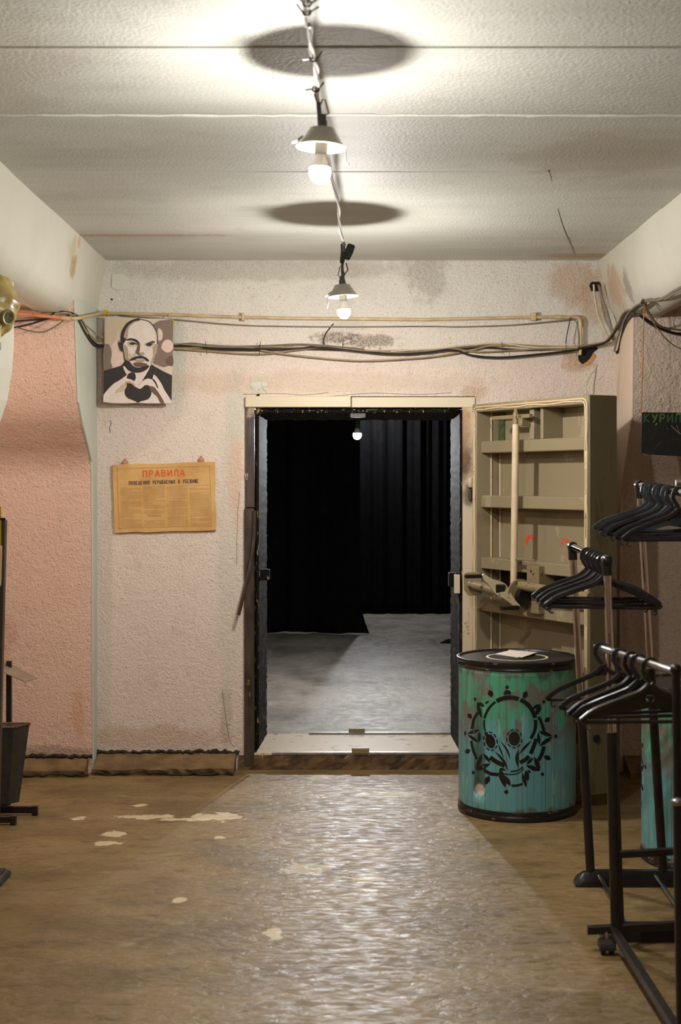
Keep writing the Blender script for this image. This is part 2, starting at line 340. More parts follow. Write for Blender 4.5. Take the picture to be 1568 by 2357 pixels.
# haunched beams along both sides
def beam(name, prof, y0, y1, m, nseg=24):
    mb = MB(); n_ = len(prof); vs = []
    for j in range(nseg + 1):
        y = y0 + (y1 - y0) * j / nseg
        for (x, h) in prof: vs.append((x + random.uniform(-.006, .006), y, EYE + h + random.uniform(-.004, .004)))
    fs = [(j * n_ + i, j * n_ + i + 1, (j + 1) * n_ + i + 1, (j + 1) * n_ + i) for j in range(nseg) for i in range(n_ - 1)]
    mb.add(vs, fs); mb.v = [Vector(v) for v in mb.v]; return struct(name, mb, m, smooth=True)
beam('trim_1', [(-1.366, 1.31), (-1.372, 1.262), (-1.398, 1.11), (-1.424, .985), (-1.455, .92), (-1.51, .892), (-1.58, .89), (-1.65, .91), (-1.71, .955), (-1.75, 1.03), (-1.78, 1.31)], -2.6, YW, M['beam'])
beam('trim_2', [(1.495, 1.31), (1.502, 1.262), (1.53, 1.12), (1.56, 1.0), (1.60, .925), (1.66, .892), (1.74, .895), (1.80, .93), (1.84, .98), (1.87, 1.31)], -2.6, YW + .03, M['beam'])
# near column with flared head under the left beam
cp = [(-2.5, 1.0), (-1.56, 1.018), (-1.535, 1.008), (-1.514, .99), (-1.502, .965), (-1.495, .90), (-1.494, .62), (-1.502, .50), (-1.525, .36), (-1.562, .25), (-1.63, .12), (-1.74, -.05), (-1.80, -.25), (-1.82, -.6), (-1.82, -EYE), (-2.5, -EYE)]
struct('trim_5', MB().prism([(x, 6.16, EYE + h) for x, h in cp], (0, .33, 0)), M['beam'], bevel=.012, segs=2)
# low rendered plinth at the foot of the left wall
def plinth(name, xs, yb, yf):
    mb = MB(); prof = []; n_ = 6
    for x in xs:
        j = lambda a: random.uniform(-a, a)
        prof += [(x, yb, 0), (x, yb, .098 + j(.004)), (x, yb - .03, .09 + j(.006)), (x, yf + .03, .048 + j(.005)), (x, yf + j(.010), .036 + j(.005)), (x, yf + .01 + j(.008), 0)]
    k_ = len(xs); fs = [(i * n_ + q, i * n_ + q + 1, (i + 1) * n_ + q + 1, (i + 1) * n_ + q) for i in range(k_ - 1) for q in range(n_ - 1)]
    fs += [tuple(range(n_)), tuple(range((k_ - 1) * n_, k_ * n_))]
    return struct(name, mb.add(prof, fs), M['plinth'])
b1 = plinth('baseboard_left', [-2.4 + i * .045 for i in range(22)], 8.155, 8.03)
b3 = plinth('baseboard_right', [1.62 + i * .05 for i in range(12)], 8.18, 7.98)
b2 = plinth('baseboard_back', [-1.415 + i * .04 for i in range(21)], YW, 8.08)
for b, x0, x1, yb in ((b1, -2.4, -1.43, 8.135), (b2, -1.42, -.60, YW - .008)):
    n_ = int((x1 - x0) / .016); pts = [(x0 + (x1 - x0) * i / n_, yb - .006 + random.uniform(-.006, .006), .10 + random.uniform(-.006, .008)) for i in range(n_ + 1)]
    MB().tube(pts, [random.uniform(.006, .016) for _ in pts], 5).build('tar_joint', M['tar'], b)
    yq = 8.03 if b is b1 else 8.08
    pts = [(x, yq - .004 + random.uniform(-.012, .008), .012 + random.uniform(-.006, .012)) for x, _, _ in pts[::2]]
    MB().tube(pts, [random.uniform(.003, .010) for _ in pts], 5).build('tar_joint', M['tar'], b)
# doorframe
fr = thing('trim_6', 'scorched steel frame lining the doorway, beige head and blackened jambs', 'door frame', (0, YW, 0), kind='structure')
yf, yb = YW - .02, YW + .62
Zt = EYE + .41
P1 = P(808, 930, yf).x
MB().box((OX0, yf - .012, Zt + .012), (P1, YW + .3, OZ)).build('head_plate', M['frame_beige'], fr, bevel=.004)
MB().box((P1 + .004, yf + .006, Zt + .010), (OX1, yb, OZ - .005)).build('head_plate', chips('head_plaster', srgb(214, 200, 172), srgb(66, 72, 44), .74, (30, 30, 30), .55), fr, bevel=.004)
zk = P(0, 1170, yf).z
MB().box((OX0, yf, zk + .004), (-.507, yb, Zt + .012)).build('side_plate', M['frame_burnt'], fr, bevel=.003)
MB().box((OX0 - .006, yf - .006, .02), (-.509, yb, zk)).build('side_plate', M['frame_burnt'], fr, bevel=.003)
MB().box((.702, yf, 0), (OX1, yb, Zt + .01)).build('side_plate', M['frame_right'], fr, bevel=.004)
def jamb(x_f, x_b, z0, z1, sgn):
    mb = MB(); quadgrid(mb, (x_f, yf + .055, z0), (x_b, yb, z0), (x_b, yb, z1), (x_f, yf + .055, z1), 5, 150, (.0028, 0, .0)); 
    quadgrid(mb, (x_f - sgn * .05, yf + .012, z0), (x_f, yf + .055, z0), (x_f, yf + .055, z1), (x_f - sgn * .05, yf + .012, z1), 2, 150, (.002, .0015, 0))
    return mb.build('jamb', M['jamb'], fr, smooth=True, merge=False)
jamb(-.498, -.468, .06, Zt, 1); jamb(.690, .680, .06, Zt, -1)
mb = MB(); quadgrid(mb, (-.50, yf + .03, Zt), (.70, yf + .03, Zt), (.70, yb, Zt - .035), (-.50, yb, Zt - .035), 40, 5, (0, 0, .004)); quadgrid(mb, (-.50, yf + .004, Zt + .012), (.70, yf + .004, Zt + .012), (.70, yf + .03, Zt), (-.50, yf + .03, Zt), 40, 1)
mb.build('head_soffit', M['jamb'], fr, smooth=True)
# rounded rubber bead round the opening
zc = Zt - .012; bead = [(-.49, yf + .01, .12), (-.49, yf + .01, zc - .05), (-.478, yf + .01, zc - .015), (-.45, yf + .01, zc), (.62, yf + .01, zc)]
MB().tube(spline(bead, 5), .009, 8).build('bead', M['jamb'], fr, smooth=True)
mb = MB(); mb.box((OX0, yf, 0), (OX1, yb + .02, .092)); mb.build('sill', M['sill'], fr, bevel=.006)
quad = MB(); quadgrid(quad, (OX0 - .04, yf - .004, .0), (.8, yf - .004, 0), (.8, yf - .002, .085), (OX0 - .04, yf - .002, .085), 50, 4, (0, .003, .002)); quad.build('sill_front', mat('sill_front', srgb(92, 68, 38), .65, 0, .45, 16, .4, 40), fr)
MB().box((P(626, 1730, yf).x, yf - .006, .086), (.70, yf + .028, .101)).build('sill_strip', M['steel'], fr, bevel=.002)
MB().box((P(712, 1690, yb).x, yb - .02, .088), (.69, yb + .016, .104)).build('sill_strip', M['steel'], fr, bevel=.002)
for (x0, x1, Y) in ((810, 850, yf - .01), (803, 840, yb - .0)):
    a, b = P(x0, 1730, Y).x, P(x1, 1730, Y).x
    MB().box((a, Y - .004, .093), (b, Y + .03, .126)).build('sill_catch', M['mech'], fr, bevel=.004)
MB().box((P(1033, 0, YW + .2).x, YW + .16, P(0, 1350, YW + .2).z), (.70, YW + .26, P(0, 1318, YW + .2).z)).build('latch_block', M['jamb'], fr, bevel=.004)
MB().box((-.50, YW + .16, P(0, 1335, YW + .2).z), (P(621, 0, YW + .2).x, YW + .24, P(0, 1310, YW + .2).z)).build('latch_block', M['jamb'], fr, bevel=.004)
a, b = P(1046, 1366, yf), P(1059, 1323, yf); MB().box((a.x, yf - .006, a.z), (b.x, yf + .03, b.z)).build('paint_patch', M['frame_right'], fr, bevel=.002)
a, b = P(806, 961, yf + .02), P(842, 951, yf + .02); MB().box((a.x, yf + .012, a.z), (b.x, yf + .03, b.z)).build('maker_plate', M['darkmetal'], fr, bevel=.002)
for y0 in (1100, 1128):     # hinge knuckles on the frame
    MB().tube([P(1083, y0, yf - .02), P(1083, y0 + 22, yf - .02)], .016 if y0 == 1100 else .013, 10).build('hinge', M['frame_right'] if y0 == 1100 else M['frame_burnt'], fr, smooth=True)
pts = spline([P(586, 1175, 8.225), P(585, 1235, 8.22), P(577, 1300, 8.205), P(567, 1342, 8.20), P(549, 1416, 8.195)], 5)
hose = MB().tube(pts, .0105, 8).build('hose', M['frame_burnt'], None, smooth=True); tag(hose, 'brown hose end hanging slantwise beside the scorched left jamb', 'hose')
# white scrawl on jamb
wm = flat('white_chalk', 200, 195, 180)
def strokes(mb, segs, mapf, wd, nrm, th=.0006):
    for s_ in segs:
        pts = [mapf(*p) for p in s_]; mb.ribbon(pts, wd, th, nrm)
mb = MB(); strokes(mb, [[(566, 1098), (566, 1089), (568, 1094), (570, 1089), (570, 1098)], [(565, 1101), (569, 1100), (567, 1104), (570, 1103)]], lambda x, y: P(x, y, yf - .008), .0032, (0, 1, 0)); mb.build('scrawl', wm, fr)
# small hole with a rough plate, crater, cable holes
def rough_disc(name, cx, cy, rx, ry, m, parent, Y=YW - .004, n_=18, j=.25, th=.006):
    pl = []
    for i in range(n_):
        a = 2 * math.pi * i / n_; q = 1 + random.uniform(-j, j); pl.append(P(cx + rx * q * math.cos(a), cy + ry * q * math.sin(a), Y))
    return MB().prism(pl, (0, th, 0)).build(name, m, parent)
dk = mat('hole_dark', (.006, .005, .004, 1), .9)
for args in ((282, 657, 9, 7, .3), (259, 651, 2.5, 2, .2), (257, 689, 2.5, 2, .2), (1371, 660, 12, 12, .25)):
    rough_disc('hole', args[0], args[1], args[2], args[3], dk, wall_back, j=args[4])
cav = [(1336, 793), (1356, 794), (1374, 797), (1377, 803), (1366, 811), (1361, 822), (1351, 832), (1341, 838), (1333, 831), (1331, 820), (1337, 810)]
MB().prism([P(x, y, YW - .004) for x, y in cav], (0, .006, 0)).build('hole', dk, wall_back)
MB().prism([P(x, y, YW - .005) for x, y in ((1366, 812), (1372, 818), (1364, 832), (1352, 842), (1342, 841), (1352, 832), (1361, 822))], (0, .006, 0)).build('broken_edge', flat('brick_orange', 196, 140, 84), wall_back)
pl = [P(x, y, YW - .006) for x, y in ((258, 630), (284, 629), (296, 640), (302, 665), (270, 668), (256, 662))]
MB().prism(pl, (0, .006, 0)).build('plaster_patch', M['beam'], wall_back, bevel=.002)
for (cx, cy, rx, ry) in ((590, 888, 16, 11), (607, 886, 10, 9), (612, 897, 6, 6)):
    mb = MB()
    mb.sphere(P(cx, cy, YW + .004), 1, 12, 8, (rx * YW / F, .012, ry * YW / F)); mb.build('plaster_lump', M['beam'], wall_back, smooth=True, jitter=.004)
# hairline cracks, raised paint edges
for pts in ([(252, 967), (256, 975), (252, 985), (254, 996)], [(553, 1130), (549, 1160), (546, 1210), (545, 1300)], [(512, 1588), (518, 1640), (528, 1700), (540, 1720)], [(560, 908), (640, 906), (700, 909), (756, 904)], [(760, 912), (860, 905), (960, 908), (1040, 904)]):
    MB().tube([P(q.x + random.uniform(-.8, .8), q.y, YW - .0005) for q in spline([Vector((*p, 0)) for p in pts], 7)], .0015, 5).build('crack', dk if pts[0][0] < 300 else M['cable_grey'], wall_back)

# ================================================================== STEEL DOOR LEAF
H0 = Vector((.752, 8.2)); L0 = Vector((1.262, 7.24)); dv = (L0 - H0); WD = dv.length; dv.normalize(); nv = Vector((-dv.y, dv.x))   # nv points to the outside (right)
if nv.x < 0: nv = -nv
door = thing('door_1', 'heavy beige steel blast door standing open, ribbed inside with locking rod and crank', 'door', (H0.x, H0.y, .07), kind='structure')
ZB, ZT, TH = .07, EYE + .435, .178
def D(u, t, z): q = H0 + dv * u + nv * t; return Vector((q.x, q.y, z))   # u along leaf, t into thickness, z height
def dbox(u0, u1, t0, t1, z0, z1): return MB().hexa([D(u0, t0, z0), D(u1, t0, z0), D(u1, t1, z0), D(u0, t1, z0), D(u0, t0, z1), D(u1, t0, z1), D(u1, t1, z1), D(u0, t1, z1)])
dbox(.02, WD - .012, .162, TH, ZB + .01, ZT - .01).build('back_panel', M['door'], door)
dbox(WD - .012, WD, 0, TH, ZB, ZT).build('edge_plate', M['dooredge'], door, bevel=.004)
dbox(WD - .05, WD - .012, 0, .05, ZB, ZT).build('stile', M['door'], door, bevel=.003)
dbox(0, .045, 0, TH, ZB, ZT).build('stile', M['door'], door, bevel=.003)
dbox(.045, WD - .05, 0, TH, ZT - .045, ZT).build('rail', M['door'], door, bevel=.003)
dbox(.045, WD - .05, 0, TH, ZB, ZB + .06).build('rail', M['door'], door, bevel=.003)
ribs = [(.222, .155), (-.088, -.157), (-.444, -.508), (-.680, -.750), (-1.0, -1.07), (-1.30, -1.37)]
for a, b in ribs: dbox(.045, WD - .05, .03, .163, EYE + b, EYE + a).build('rib', M['door'], door, bevel=.004)
zt2 = ZT - .045
for u0, u1 in ((.52, .56), (.62, .645)): dbox(u0, u1, .03, .163, EYE + .222, zt2).build('short_rib', M['door'], door, bevel=.003)
for (u, tq, m_) in ((.047, .100, 'seal'), (.052, .158, 'seal')):    # vertical weld seams on the panel
    MB().tube([D(u, tq, ZB + .06), D(u, tq, zt2)], .005, 6).build('weld_seam', M[m_], door, smooth=True)
dbox(.05, .10, .15, .164, EYE + .222, zt2).build('green_patch', mat('green_old_paint', srgb(70, 84, 50), .4, 0, .3, 40), door)
# rubber seal in a rounded loop near the rim, doubled
for off, r in ((.018, .0055), (.031, .005)):
    a0, a1, z0, z1 = off, WD - off, ZB + off, ZT - off; c = .03
    lp = [D(a0, -.002, z0 + c)] + [D(a0, -.002 + random.uniform(-.002, .002), z0 + c + (z1 - z0 - 2 * c) * i / 24) for i in range(1, 24)] + [D(a0, -.002, z1 - c), D(a0 + c * .3, -.002, z1 - c * .3), D(a0 + c, -.002, z1)]
    lp += [D(a0 + (a1 - a0) * i / 12, -.002, z1 - (.004 * math.sin(i * 1.7) if off > .02 else 0)) for i in range(1, 12)] + [D(a1 - c, -.002, z1), D(a1 - c * .3, -.002, z1 - c * .3), D(a1, -.002, z1 - c)]
    lp += [D(a1, -.002 + random.uniform(-.002, .002), z1 - c - (z1 - z0 - 2 * c) * i / 24) for i in range(1, 25)]
    MB().tube(lp, r, 6).build('seal_strip', M['seal'], door, smooth=True)
for k_ in range(9):     # clamps holding the seal
    z = ZB + .2 + k_ * .21; 
    for u in (.026, WD - .026): dbox(u - .008, u + .008, -.007, .004, z + random.uniform(-.04, .04), z + .05 + random.uniform(-.02, .05)).build('seal_clip', M['seal'], door, bevel=.002)
dbox(.06, WD - .06, .158, .165, EYE - .68, EYE - .508).build('lock_recess_shade', M['grease'], door)  # dark plate stands in for the shade of the deep opening
# locking rod with guides
zr1, zr0 = EYE + .335, EYE - .60; ur = .465
MB().tube([D(ur, -.02, zr1 + .03), D(ur, -.02, zr1 - .04)], .018, 12).build('rod_sleeve', M['mech'], door, smooth=True)
rod = MB().tube([D(ur, -.02, zr1 - .03), D(ur - .012, -.02, EYE - .2), D(ur - .02, -.02, zr0)], .0195, 14).build('locking_rod', M['rod'], door, smooth=True)
MB().tube([D(ur, -.02, zr1 + .02), D(ur, -.02, zr1 + .055)], [.018, .008], 12).build('rod_tip', M['mech'], door, smooth=True)
dbox(.24, .60, -.03, -.0, zr1, zr1 + .022).build('rod_guide', M['mech'], door, bevel=.003)
dbox(.50, .535, -.03, .06, zr1 - .04, zr1 + .02).build('guide_bracket', M['mech'], door, bevel=.003)
dbox(.39, .64, -.026, -.01, EYE - .437, EYE - .425).build('rod_guide', M['mech'], door, bevel=.002)
# lock box, disc, cross shafts and crank
dbox(.55, .66, -.01, .10, EYE - .72, EYE - .46).build('lock_bracket', M['mech'], door, bevel=.004)
def dshaft(u0, t0, z0, u1, t1, z1, r, m_, nm): return MB().tube([D(u0, t0, z0), D(u1, t1, z1)], r, 14).build(nm, M[m_], door, smooth=True)
zs = EYE - .60
dshaft(.10, -.03, zs, .48, -.06, zs - .055, .028, 'mech', 'cross_shaft')
dshaft(.55, -.05, zs + .03, WD + .02, -.01, zs + .005, .026, 'mech', 'cross_shaft')
dshaft(.36, -.08, zs - .015, .54, -.03, zs - .01, .020, 'grease', 'axle')
Mx = Matrix((( dv.x, nv.x, 0), (dv.y, nv.y, 0), (0, 0, 1)))
rotd = Mx @ Matrix.Rotation(math.radians(90), 3, 'Y')
MB().lathe([(.02, -.006), (.085, -.006), (.085, .006), (.02, .006)], D(.545, -.045, zs - .02), 28, rotd, True).build('lock_disc', M['mech'], door, smooth=True)
MB().lathe([(.001, -.02), (.05, -.02), (.05, .02), (.001, .02)], D(.575, -.04, zs - .03), 24, rotd).build('lock_hub', M['grease'], door, smooth=True)
MB().tube([P(1080, 1344, 7.97), P(1112, 1351, 7.93), P(1156, 1366, 7.86)], .025, 14).build('cross_shaft', M['mech'], door, smooth=True)
oc = [P(x, y, 7.98) for x, y in ((1067, 1323), (1073, 1318), (1103, 1316), (1108, 1322), (1111, 1362), (1104, 1370), (1078, 1371), (1068, 1358))]
MB().prism(oc, (.004, .014, 0)).build('octagon_plate', M['mech'], door, bevel=.003)
# crank arm with two handle pins (flat bar, wide hub)
c0, c1, c2 = P(1109, 1325, 7.72), P(1152, 1356, 7.68), P(1193, 1398, 7.62)
arm = spline([c0, (c0 + c1) / 2, c1, (c1 + c2) / 2, c2], 4); wds = [.03 + .05 * math.exp(-((i / (len(arm) - 1) - .5) / .22) ** 2) for i in range(len(arm))]
MB().ribbon(arm, wds, .014, (.25, -1, .12)).build('crank_arm', M['mech'], door, bevel=.002)
MB().box(tuple(c1 - Vector((.026, .015, .026))), tuple(c1 + Vector((.026, .005, .026)))).build('crank_hub', M['grease'], door, bevel=.004)
MB().tube([c1, D(.47, -.07, zs - .03)], .02, 10).build('crank_shaft', M['mech'], door, smooth=True)
MB().tube([P(1107, 1326, 7.70), P(1073, 1327, 7.62)], .011, 10).build('crank_handle', M['grease'], door, smooth=True)
MB().tube([P(1192, 1399, 7.61), P(1155, 1400, 7.53)], .013, 10).build('crank_handle', M['grease'], door, smooth=True)
# red paint marks on the panel
redp = flat('red_mark', 226, 66, 28)
def on_panel(px, py):    # where the view of the photo meets the door's inner panel plane
    r = Vector(((px - CX) / F, 1, (CY - py) / F)); q = H0 + nv * .1615; t = (q.x * nv.x + q.y * nv.y) / (r.x * nv.x + r.y * nv.y); return Vector((r.x * t, r.y * t, EYE + r.z * t))
n3 = Vector((nv.x, nv.y, 0))
for pl in ([(1213, 1232), (1229, 1230), (1222, 1234), (1216, 1241), (1213, 1257), (1210, 1246)], [(1222, 1236), (1228, 1235), (1231, 1239), (1227, 1242), (1221, 1240)], [(1291, 1240), (1309, 1242), (1306, 1250), (1299, 1245)], [(1291, 1248), (1298, 1247), (1296, 1253), (1291, 1252)]):
    MB().prism([on_panel(*p) - n3 * .001 for p in pl], n3 * .0008).build('paint_mark', redp, door)
for (x, y) in ((1358, 1700), (1388, 1755)):
    p = P(x + 15, y, 7.25); MB().tube([p + dv.to_3d() * .0, p + dv.to_3d() * .006], .02 if y == 1700 else .008, 12).build('edge_hole', dk, door)

# ================================================================== INNER ROOM
def curtain(name, label, x0, x1, Y, z0, folds, tail=None):
    mb = MB(); nu, nvv = int((x1 - x0) * 40), 24; vs = []
    for j in range(nvv + 1):
        v = j / nvv
        for i in range(nu + 1):
            x = x0 + (x1 - x0) * i / nu; y = Y + .035 * math.sin(x * folds) + .02 * math.sin(x * folds * 2.3 + 1)
            dx = 0
            if tail and v < .15: dx = tail * (1 - v / .15) ** 2 * max(0, (i / nu - .9) / .1)
            vs.append((x + dx, y - abs(dx) * 2, z0 + .008 * math.sin(x * 9) + (2.9 - z0) * v))
    fs = [(j * (nu + 1) + i, j * (nu + 1) + i + 1, (j + 1) * (nu + 1) + i + 1, (j + 1) * (nu + 1) + i) for j in range(nvv) for i in range(nu)]
    mb.add(vs, fs); o = mb.build(name, M['curtain'], None, smooth=True)
    sd = o.modifiers.new('thick', 'SOLIDIFY'); sd.thickness = .006
    return tag(o, label, 'curtain')
curtain('curtain', 'black floor-length curtain hanging nearer the doorway, covering the left half', -4.1, (829 - CX) * 15.6 / F, 15.6, .01, 17, .10)
curtain('curtain', 'black floor-length curtain farther back, right half of the doorway view', -.6, 4.1, 17.85, .01, 24)
mb = MB(); mb.prism([P(1012, 1481, 14.62), P(1026, 1474, 14.7), P(1040, 1470, 14.75), P(1075, 1466, 14.75), P(1075, 1480, 14.6), P(1040, 1479, 14.6)], (0, .05, .0))
tag(mb.build('cloth', M['curtain'], None, bevel=.006), 'corner of black cloth lying on the grey floor behind the right jamb', 'cloth')

# ================================================================== PENDANT LAMPS AND THEIR CABLE
def pendant(loc, label, strength, color, tilt=(0, 0), hook_side=1, bare=False):
    loc = Vector(loc); r = thing('pendant_lamp', label, 'lamp', loc, 'bare bulb pendant lamps')
    R = Matrix.Rotation(tilt[0], 3, 'X') @ Matrix.Rotation(tilt[1], 3, 'Y')
    def L(x, y, z): return loc + R @ Vector((x, y, z))
    c = tuple(L(0, 0, 0))
    if not bare:
      prof = [(.012, .150), (.036, .148), (.040, .140), (.062, .105), (.073, .094), (.0755, .092), (.0735, .0905), (.060, .102), (.037, .138), (.012, .145)]
      prof = [(a, b - .022) for a, b in prof]
      MB().lathe(prof, c, 40, R).build('shade', M['enamel'], r, smooth=True)
    MB().lathe([(.001, .168), (.008, .168), (.011, .160), (.011, .150), (.014, .148), (.014, .128), (.001, .128)] if not bare else [(.001, .10), (.008, .10), (.016, .09), (.018, .045), (.001, .045)], c, 16, R).build('collar', M['lampblack'], r, smooth=True)
    if not bare: MB().lathe([(.001, .124), (.020, .124), (.020, .054), (.016, .048), (.001, .048)], c, 20, R).build('socket', M['porcelain'], r, smooth=True)
    MB().lathe([(.001, .050), (.0145, .050), (.0155, .040), (.021, .028), (.0285, .014), (.0305, .008), (.001, .008)], c, 28, R).build('bulb_housing', M['porcelain'], r, smooth=True)
    dome = [(.0302, .0079)] + [(.0315 * math.cos(math.radians(a)), -.004 + .0335 * math.sin(math.radians(a))) for a in range(16, -91, -10)] + [(.0003, -.0375)]
    MB().lathe(dome, c, 28, R).build('bulb', bulb_mat(color, strength), r, smooth=True)
    if bare: return r, L
    # rim bracket, dangling hook and suspension loop
    MB().ribbon([L(-.055, -.03, .093), L(-.075, -.035, .076), L(-.085, -.037, .072)], .012, .004, (.3, .3, 1)).build('rim_clip', M['enamel'], r)
    s_ = hook_side
    MB().tube(spline([L(.073 * s_, -.01, .072), L(.074 * s_, -.012, .045), L(.078 * s_, -.015, .022), L(.084 * s_, -.016, .019), L(.084 * s_, -.016, .027)], 4), .0022, 6).build('guard_hook', M['steel'], r, smooth=True)
    MB().tube([L(-.006, 0, .166), L(-.017, 0, .173), L(-.004, 0, .213), L(.004, 0, .213), L(.017, 0, .173), L(.006, 0, .166)], .0022, 6).build('suspension_loop', M['lampblack'], r, smooth=True)
    return r, L
LA = P(737, 393, 4.24); LB = P(792, 716, 6.82); LC = P(822.5, 1000, 10.9)
LZ = Vector((-.09, 1.66, LA.z + .01)); LD = Vector((.36, 17.3, 2.66))
lamps = []
lamps.append(pendant(LA, 'lit bare bulb under small enamel shade, nearer the camera, large in view', LAMP['hall'], COOL, (0, math.radians(3)), 1))
lamps.append(pendant(LB, 'lit bare bulb under small grey shade above the doorway, with black plug on its cord', LAMP['hall'], COOL, (0, math.radians(-4)), -1))
lamps.append(pendant(LZ, 'added fill bulb on the overhead cable string, unseen above the view', LAMP['back'], COOL))  # unseen bulb, added to fill the hall with light
lamps.append(pendant(LC, 'small bright bulb glowing inside the dark curtained room', LAMP['inner'], WHITE, bare=True))
lamps.append(pendant(LD, 'second lamp of the curtained room, behind the nearer curtain', LAMP['deep'], WHITE))
lamps.append(pendant((-2.3, 6.75, 2.17), 'warm bare bulb hanging in the left alcove before the pink wall', LAMP['alcove'], WARM, bare=True))
lamps.append(pendant((-.09, -.95, LA.z + .01), 'added fill bulb at the start of the cable string, unseen behind the camera', LAMP['back'], COOL))  # another unseen bulb, added as fill from behind the camera
MB().tube([lamps[6][1](0, 0, .163), Vector((-.09, -.95, 2.815))], .006, 8).build('cord', M['lampblack'], lamps[6][0], smooth=True)
for (r, L), z1 in ((lamps[3], ZC), (lamps[4], ZC), (lamps[5], ZC)):
    MB().tube([L(0, 0, .095), Vector((L(0, 0, .185).x, L(0, 0, .185).y, z1))], .004, 6).build('cord', M['cable_black'], r, smooth=True)
for (r, L), pts in ((lamps[0], [(737, 296), (735, 262), (733, 235), (727, 215)]), (lamps[1], [(789, 650), (788, 612), (789, 604)])):
    Y = r.location.y; mb = MB().tube([P(x, y, Y) for x, y in pts], .0065, 8); mb.build('cord', M['lampblack'], r, smooth=True)
MB().tube([lamps[2][1](0, 0, .163), Vector((-.09, 1.66, 2.815))], .006, 8).build('cord', M['lampblack'], lamps[2][0], smooth=True)
# the string cable overhead: a twisted pair wrapped with ties
hc = EYE + 1.135
ctrl = [Vector((-.088, -2.58, hc)), Vector((-.09, 1.66, hc)), P(703, 0, 3.36), P(713, 60, 3.55), P(716, 110, 3.72), P(727, 150, 3.87), P(729, 190, 4.05), P(733, 232, 4.24), P(748, 330, 4.85), P(765, 410, 5.35), P(779, 470, 5.85), P(781, 505, 6.15), P(787, 545, 6.5), P(794, 566, 6.8)]
ax = spline(ctrl, 10)
sc_ = thing('string_cable', 'twisted pale cable strung under the ceiling, carrying the bulbs toward the doorway', 'cable', ctrl[5])
for ph, m_ in ((0, 'wrap'), (math.pi, 'wrap'), (math.pi / 2, 'cable_black')):
    MB().tube([p + Vector((math.cos(ph + i * .3), .0, math.sin(ph + i * .3))) * .0042 for i, p in enumerate(ax)], .0044 if m_ == 'wrap' else .0026, 6).build('strand', M[m_], sc_, smooth=True)
for (x, y, Y, s_) in ((706, 28, 3.45, 1), (722, 135, 3.8, -1), (707, 8, 3.38, 1), (727, 205, 4.1, -1)):
    p = P(x, y, Y)
    MB().lathe([(.0095 + .0026 * math.cos(a), .0026 * math.sin(a)) for a in [k * math.pi / 3 for k in range(6)]], p, 14, Matrix.Rotation(math.radians(70), 3, 'X'), True).build('cable_tie', M['cable_black'], sc_, smooth=True)
    MB().tube([p + Vector((.009 * s_, 0, 0)), p + Vector((.03 * s_, -.005, .004 + .008 * s_))], .0022, 5).build('tie_tail', M['cable_black'], sc_)
    MB().tube([p + Vector((-.009 * s_, 0, 0)), p + Vector((-.024 * s_, -.005, .018))], .0022, 5).build('tie_tail', M['cable_black'], sc_)
pl_ = thing('plug_and_socket', 'black plug pushed into a black extension socket above the rear bulb', 'plug', P(800, 585, 6.84))
a, b = P(810, 563, 6.86), P(797, 597, 6.84)
MB().ribbon([a, a * .5 + b * .5, b], [.036, .04, .032], .03, (0, 1, 0)).build('socket_body', M['cable_black'], pl_, bevel=.005)
MB().ribbon([P(788, 560, 6.8), P(791, 580, 6.8), P(787, 606, 6.82)], [.016, .026, .022], .024, (0, 1, 0)).build('plug_body', M['cable_black'], pl_, bevel=.005)
MB().tube(spline([P(797, 606, 6.84), P(800, 622, 6.86), P(792, 635, 6.86), P(796, 655, 6.85)], 5), .004, 6).build('spare_cord', M['cable_grey'], pl_, smooth=True)

# ================================================================== PIPES AND CABLES ON THE WALL
YP = 8.235
def run(name, pts, r, m_, label, cat='cable', Y=None, wob=0, n_=6):
    q = [P(p[0], p[1], p[2] if len(p) > 2 else (Y or YP)) for p in pts]
    o = MB().tube(spline(q, n_), r, 8).build(name, M[m_], None, smooth=True)
    return tag(o, label, cat, None)
cd = thing('conduit_pipe', 'long beige conduit pipe across the wall above the doorway, elbow at its right end', 'pipe', P(786, 733, YP))
MB().tube([P(x, y, YP) for x, y in ((240, 721), (380, 724), (533, 729.5), (686, 733), (980, 735.5), (1220, 730), (1322, 730))], .0098, 10).build('pipe', M['conduit'], cd, smooth=True)
MB().tube(spline([P(155, 733, 7.55), P(176, 733, 7.57), P(196, 729, 7.72), P(214, 725.5, 7.95), P(232, 722, 8.18), P(246, 721, YP)], 6), .0105, 10).build('flexible_pipe', M['conduit'], cd, smooth=True)
MB().tube(spline([P(1318, 730, YP), P(1330, 731, YP), P(1336, 738, YP), P(1336.5, 752, YP)], 5), .0125, 12).build('elbow', M['conduit'], cd, smooth=True)
MB().tube([P(1336.5, 745, YP), P(1337, 800, YP), P(1335.5, 817, YP)], .0098, 10).build('drop_pipe', M['conduit'], cd, smooth=True)
MB().tube([P(1274, 730, YP), P(1292, 730, YP)], .0122, 12).build('coupler', M['conduit'], cd, smooth=True)
for x, y in ((1228, 729), (560, 730)): MB().box(tuple(P(x - 4, y + 8, YP - .014)), tuple(P(x + 4, y - 8, YW - .001))).build('pipe_clip', M['conduit'], cd, bevel=.002)
po = thing('orange_pipe', 'orange painted pipe end under the left beam, running into the beige conduit', 'pipe', P(100, 728, 7.525))
MB().tube([P(20, 720, 7.525), P(80, 725, 7.525), P(147, 732, 7.525)], .0105, 10).build('pipe', M['pipe_orange'], po, smooth=True)
MB().tube([P(142, 731.5, 7.525), P(162, 734, 7.525)], .0125, 12).build('sleeve', M['conduit'], po, smooth=True)
MB().box(tuple(P(79, 729, 7.51)), tuple(P(86, 718, 7.575))).build('pipe_clip', M['pipe_orange'], po, bevel=.002)
lt = 'cables strung across the back wall'
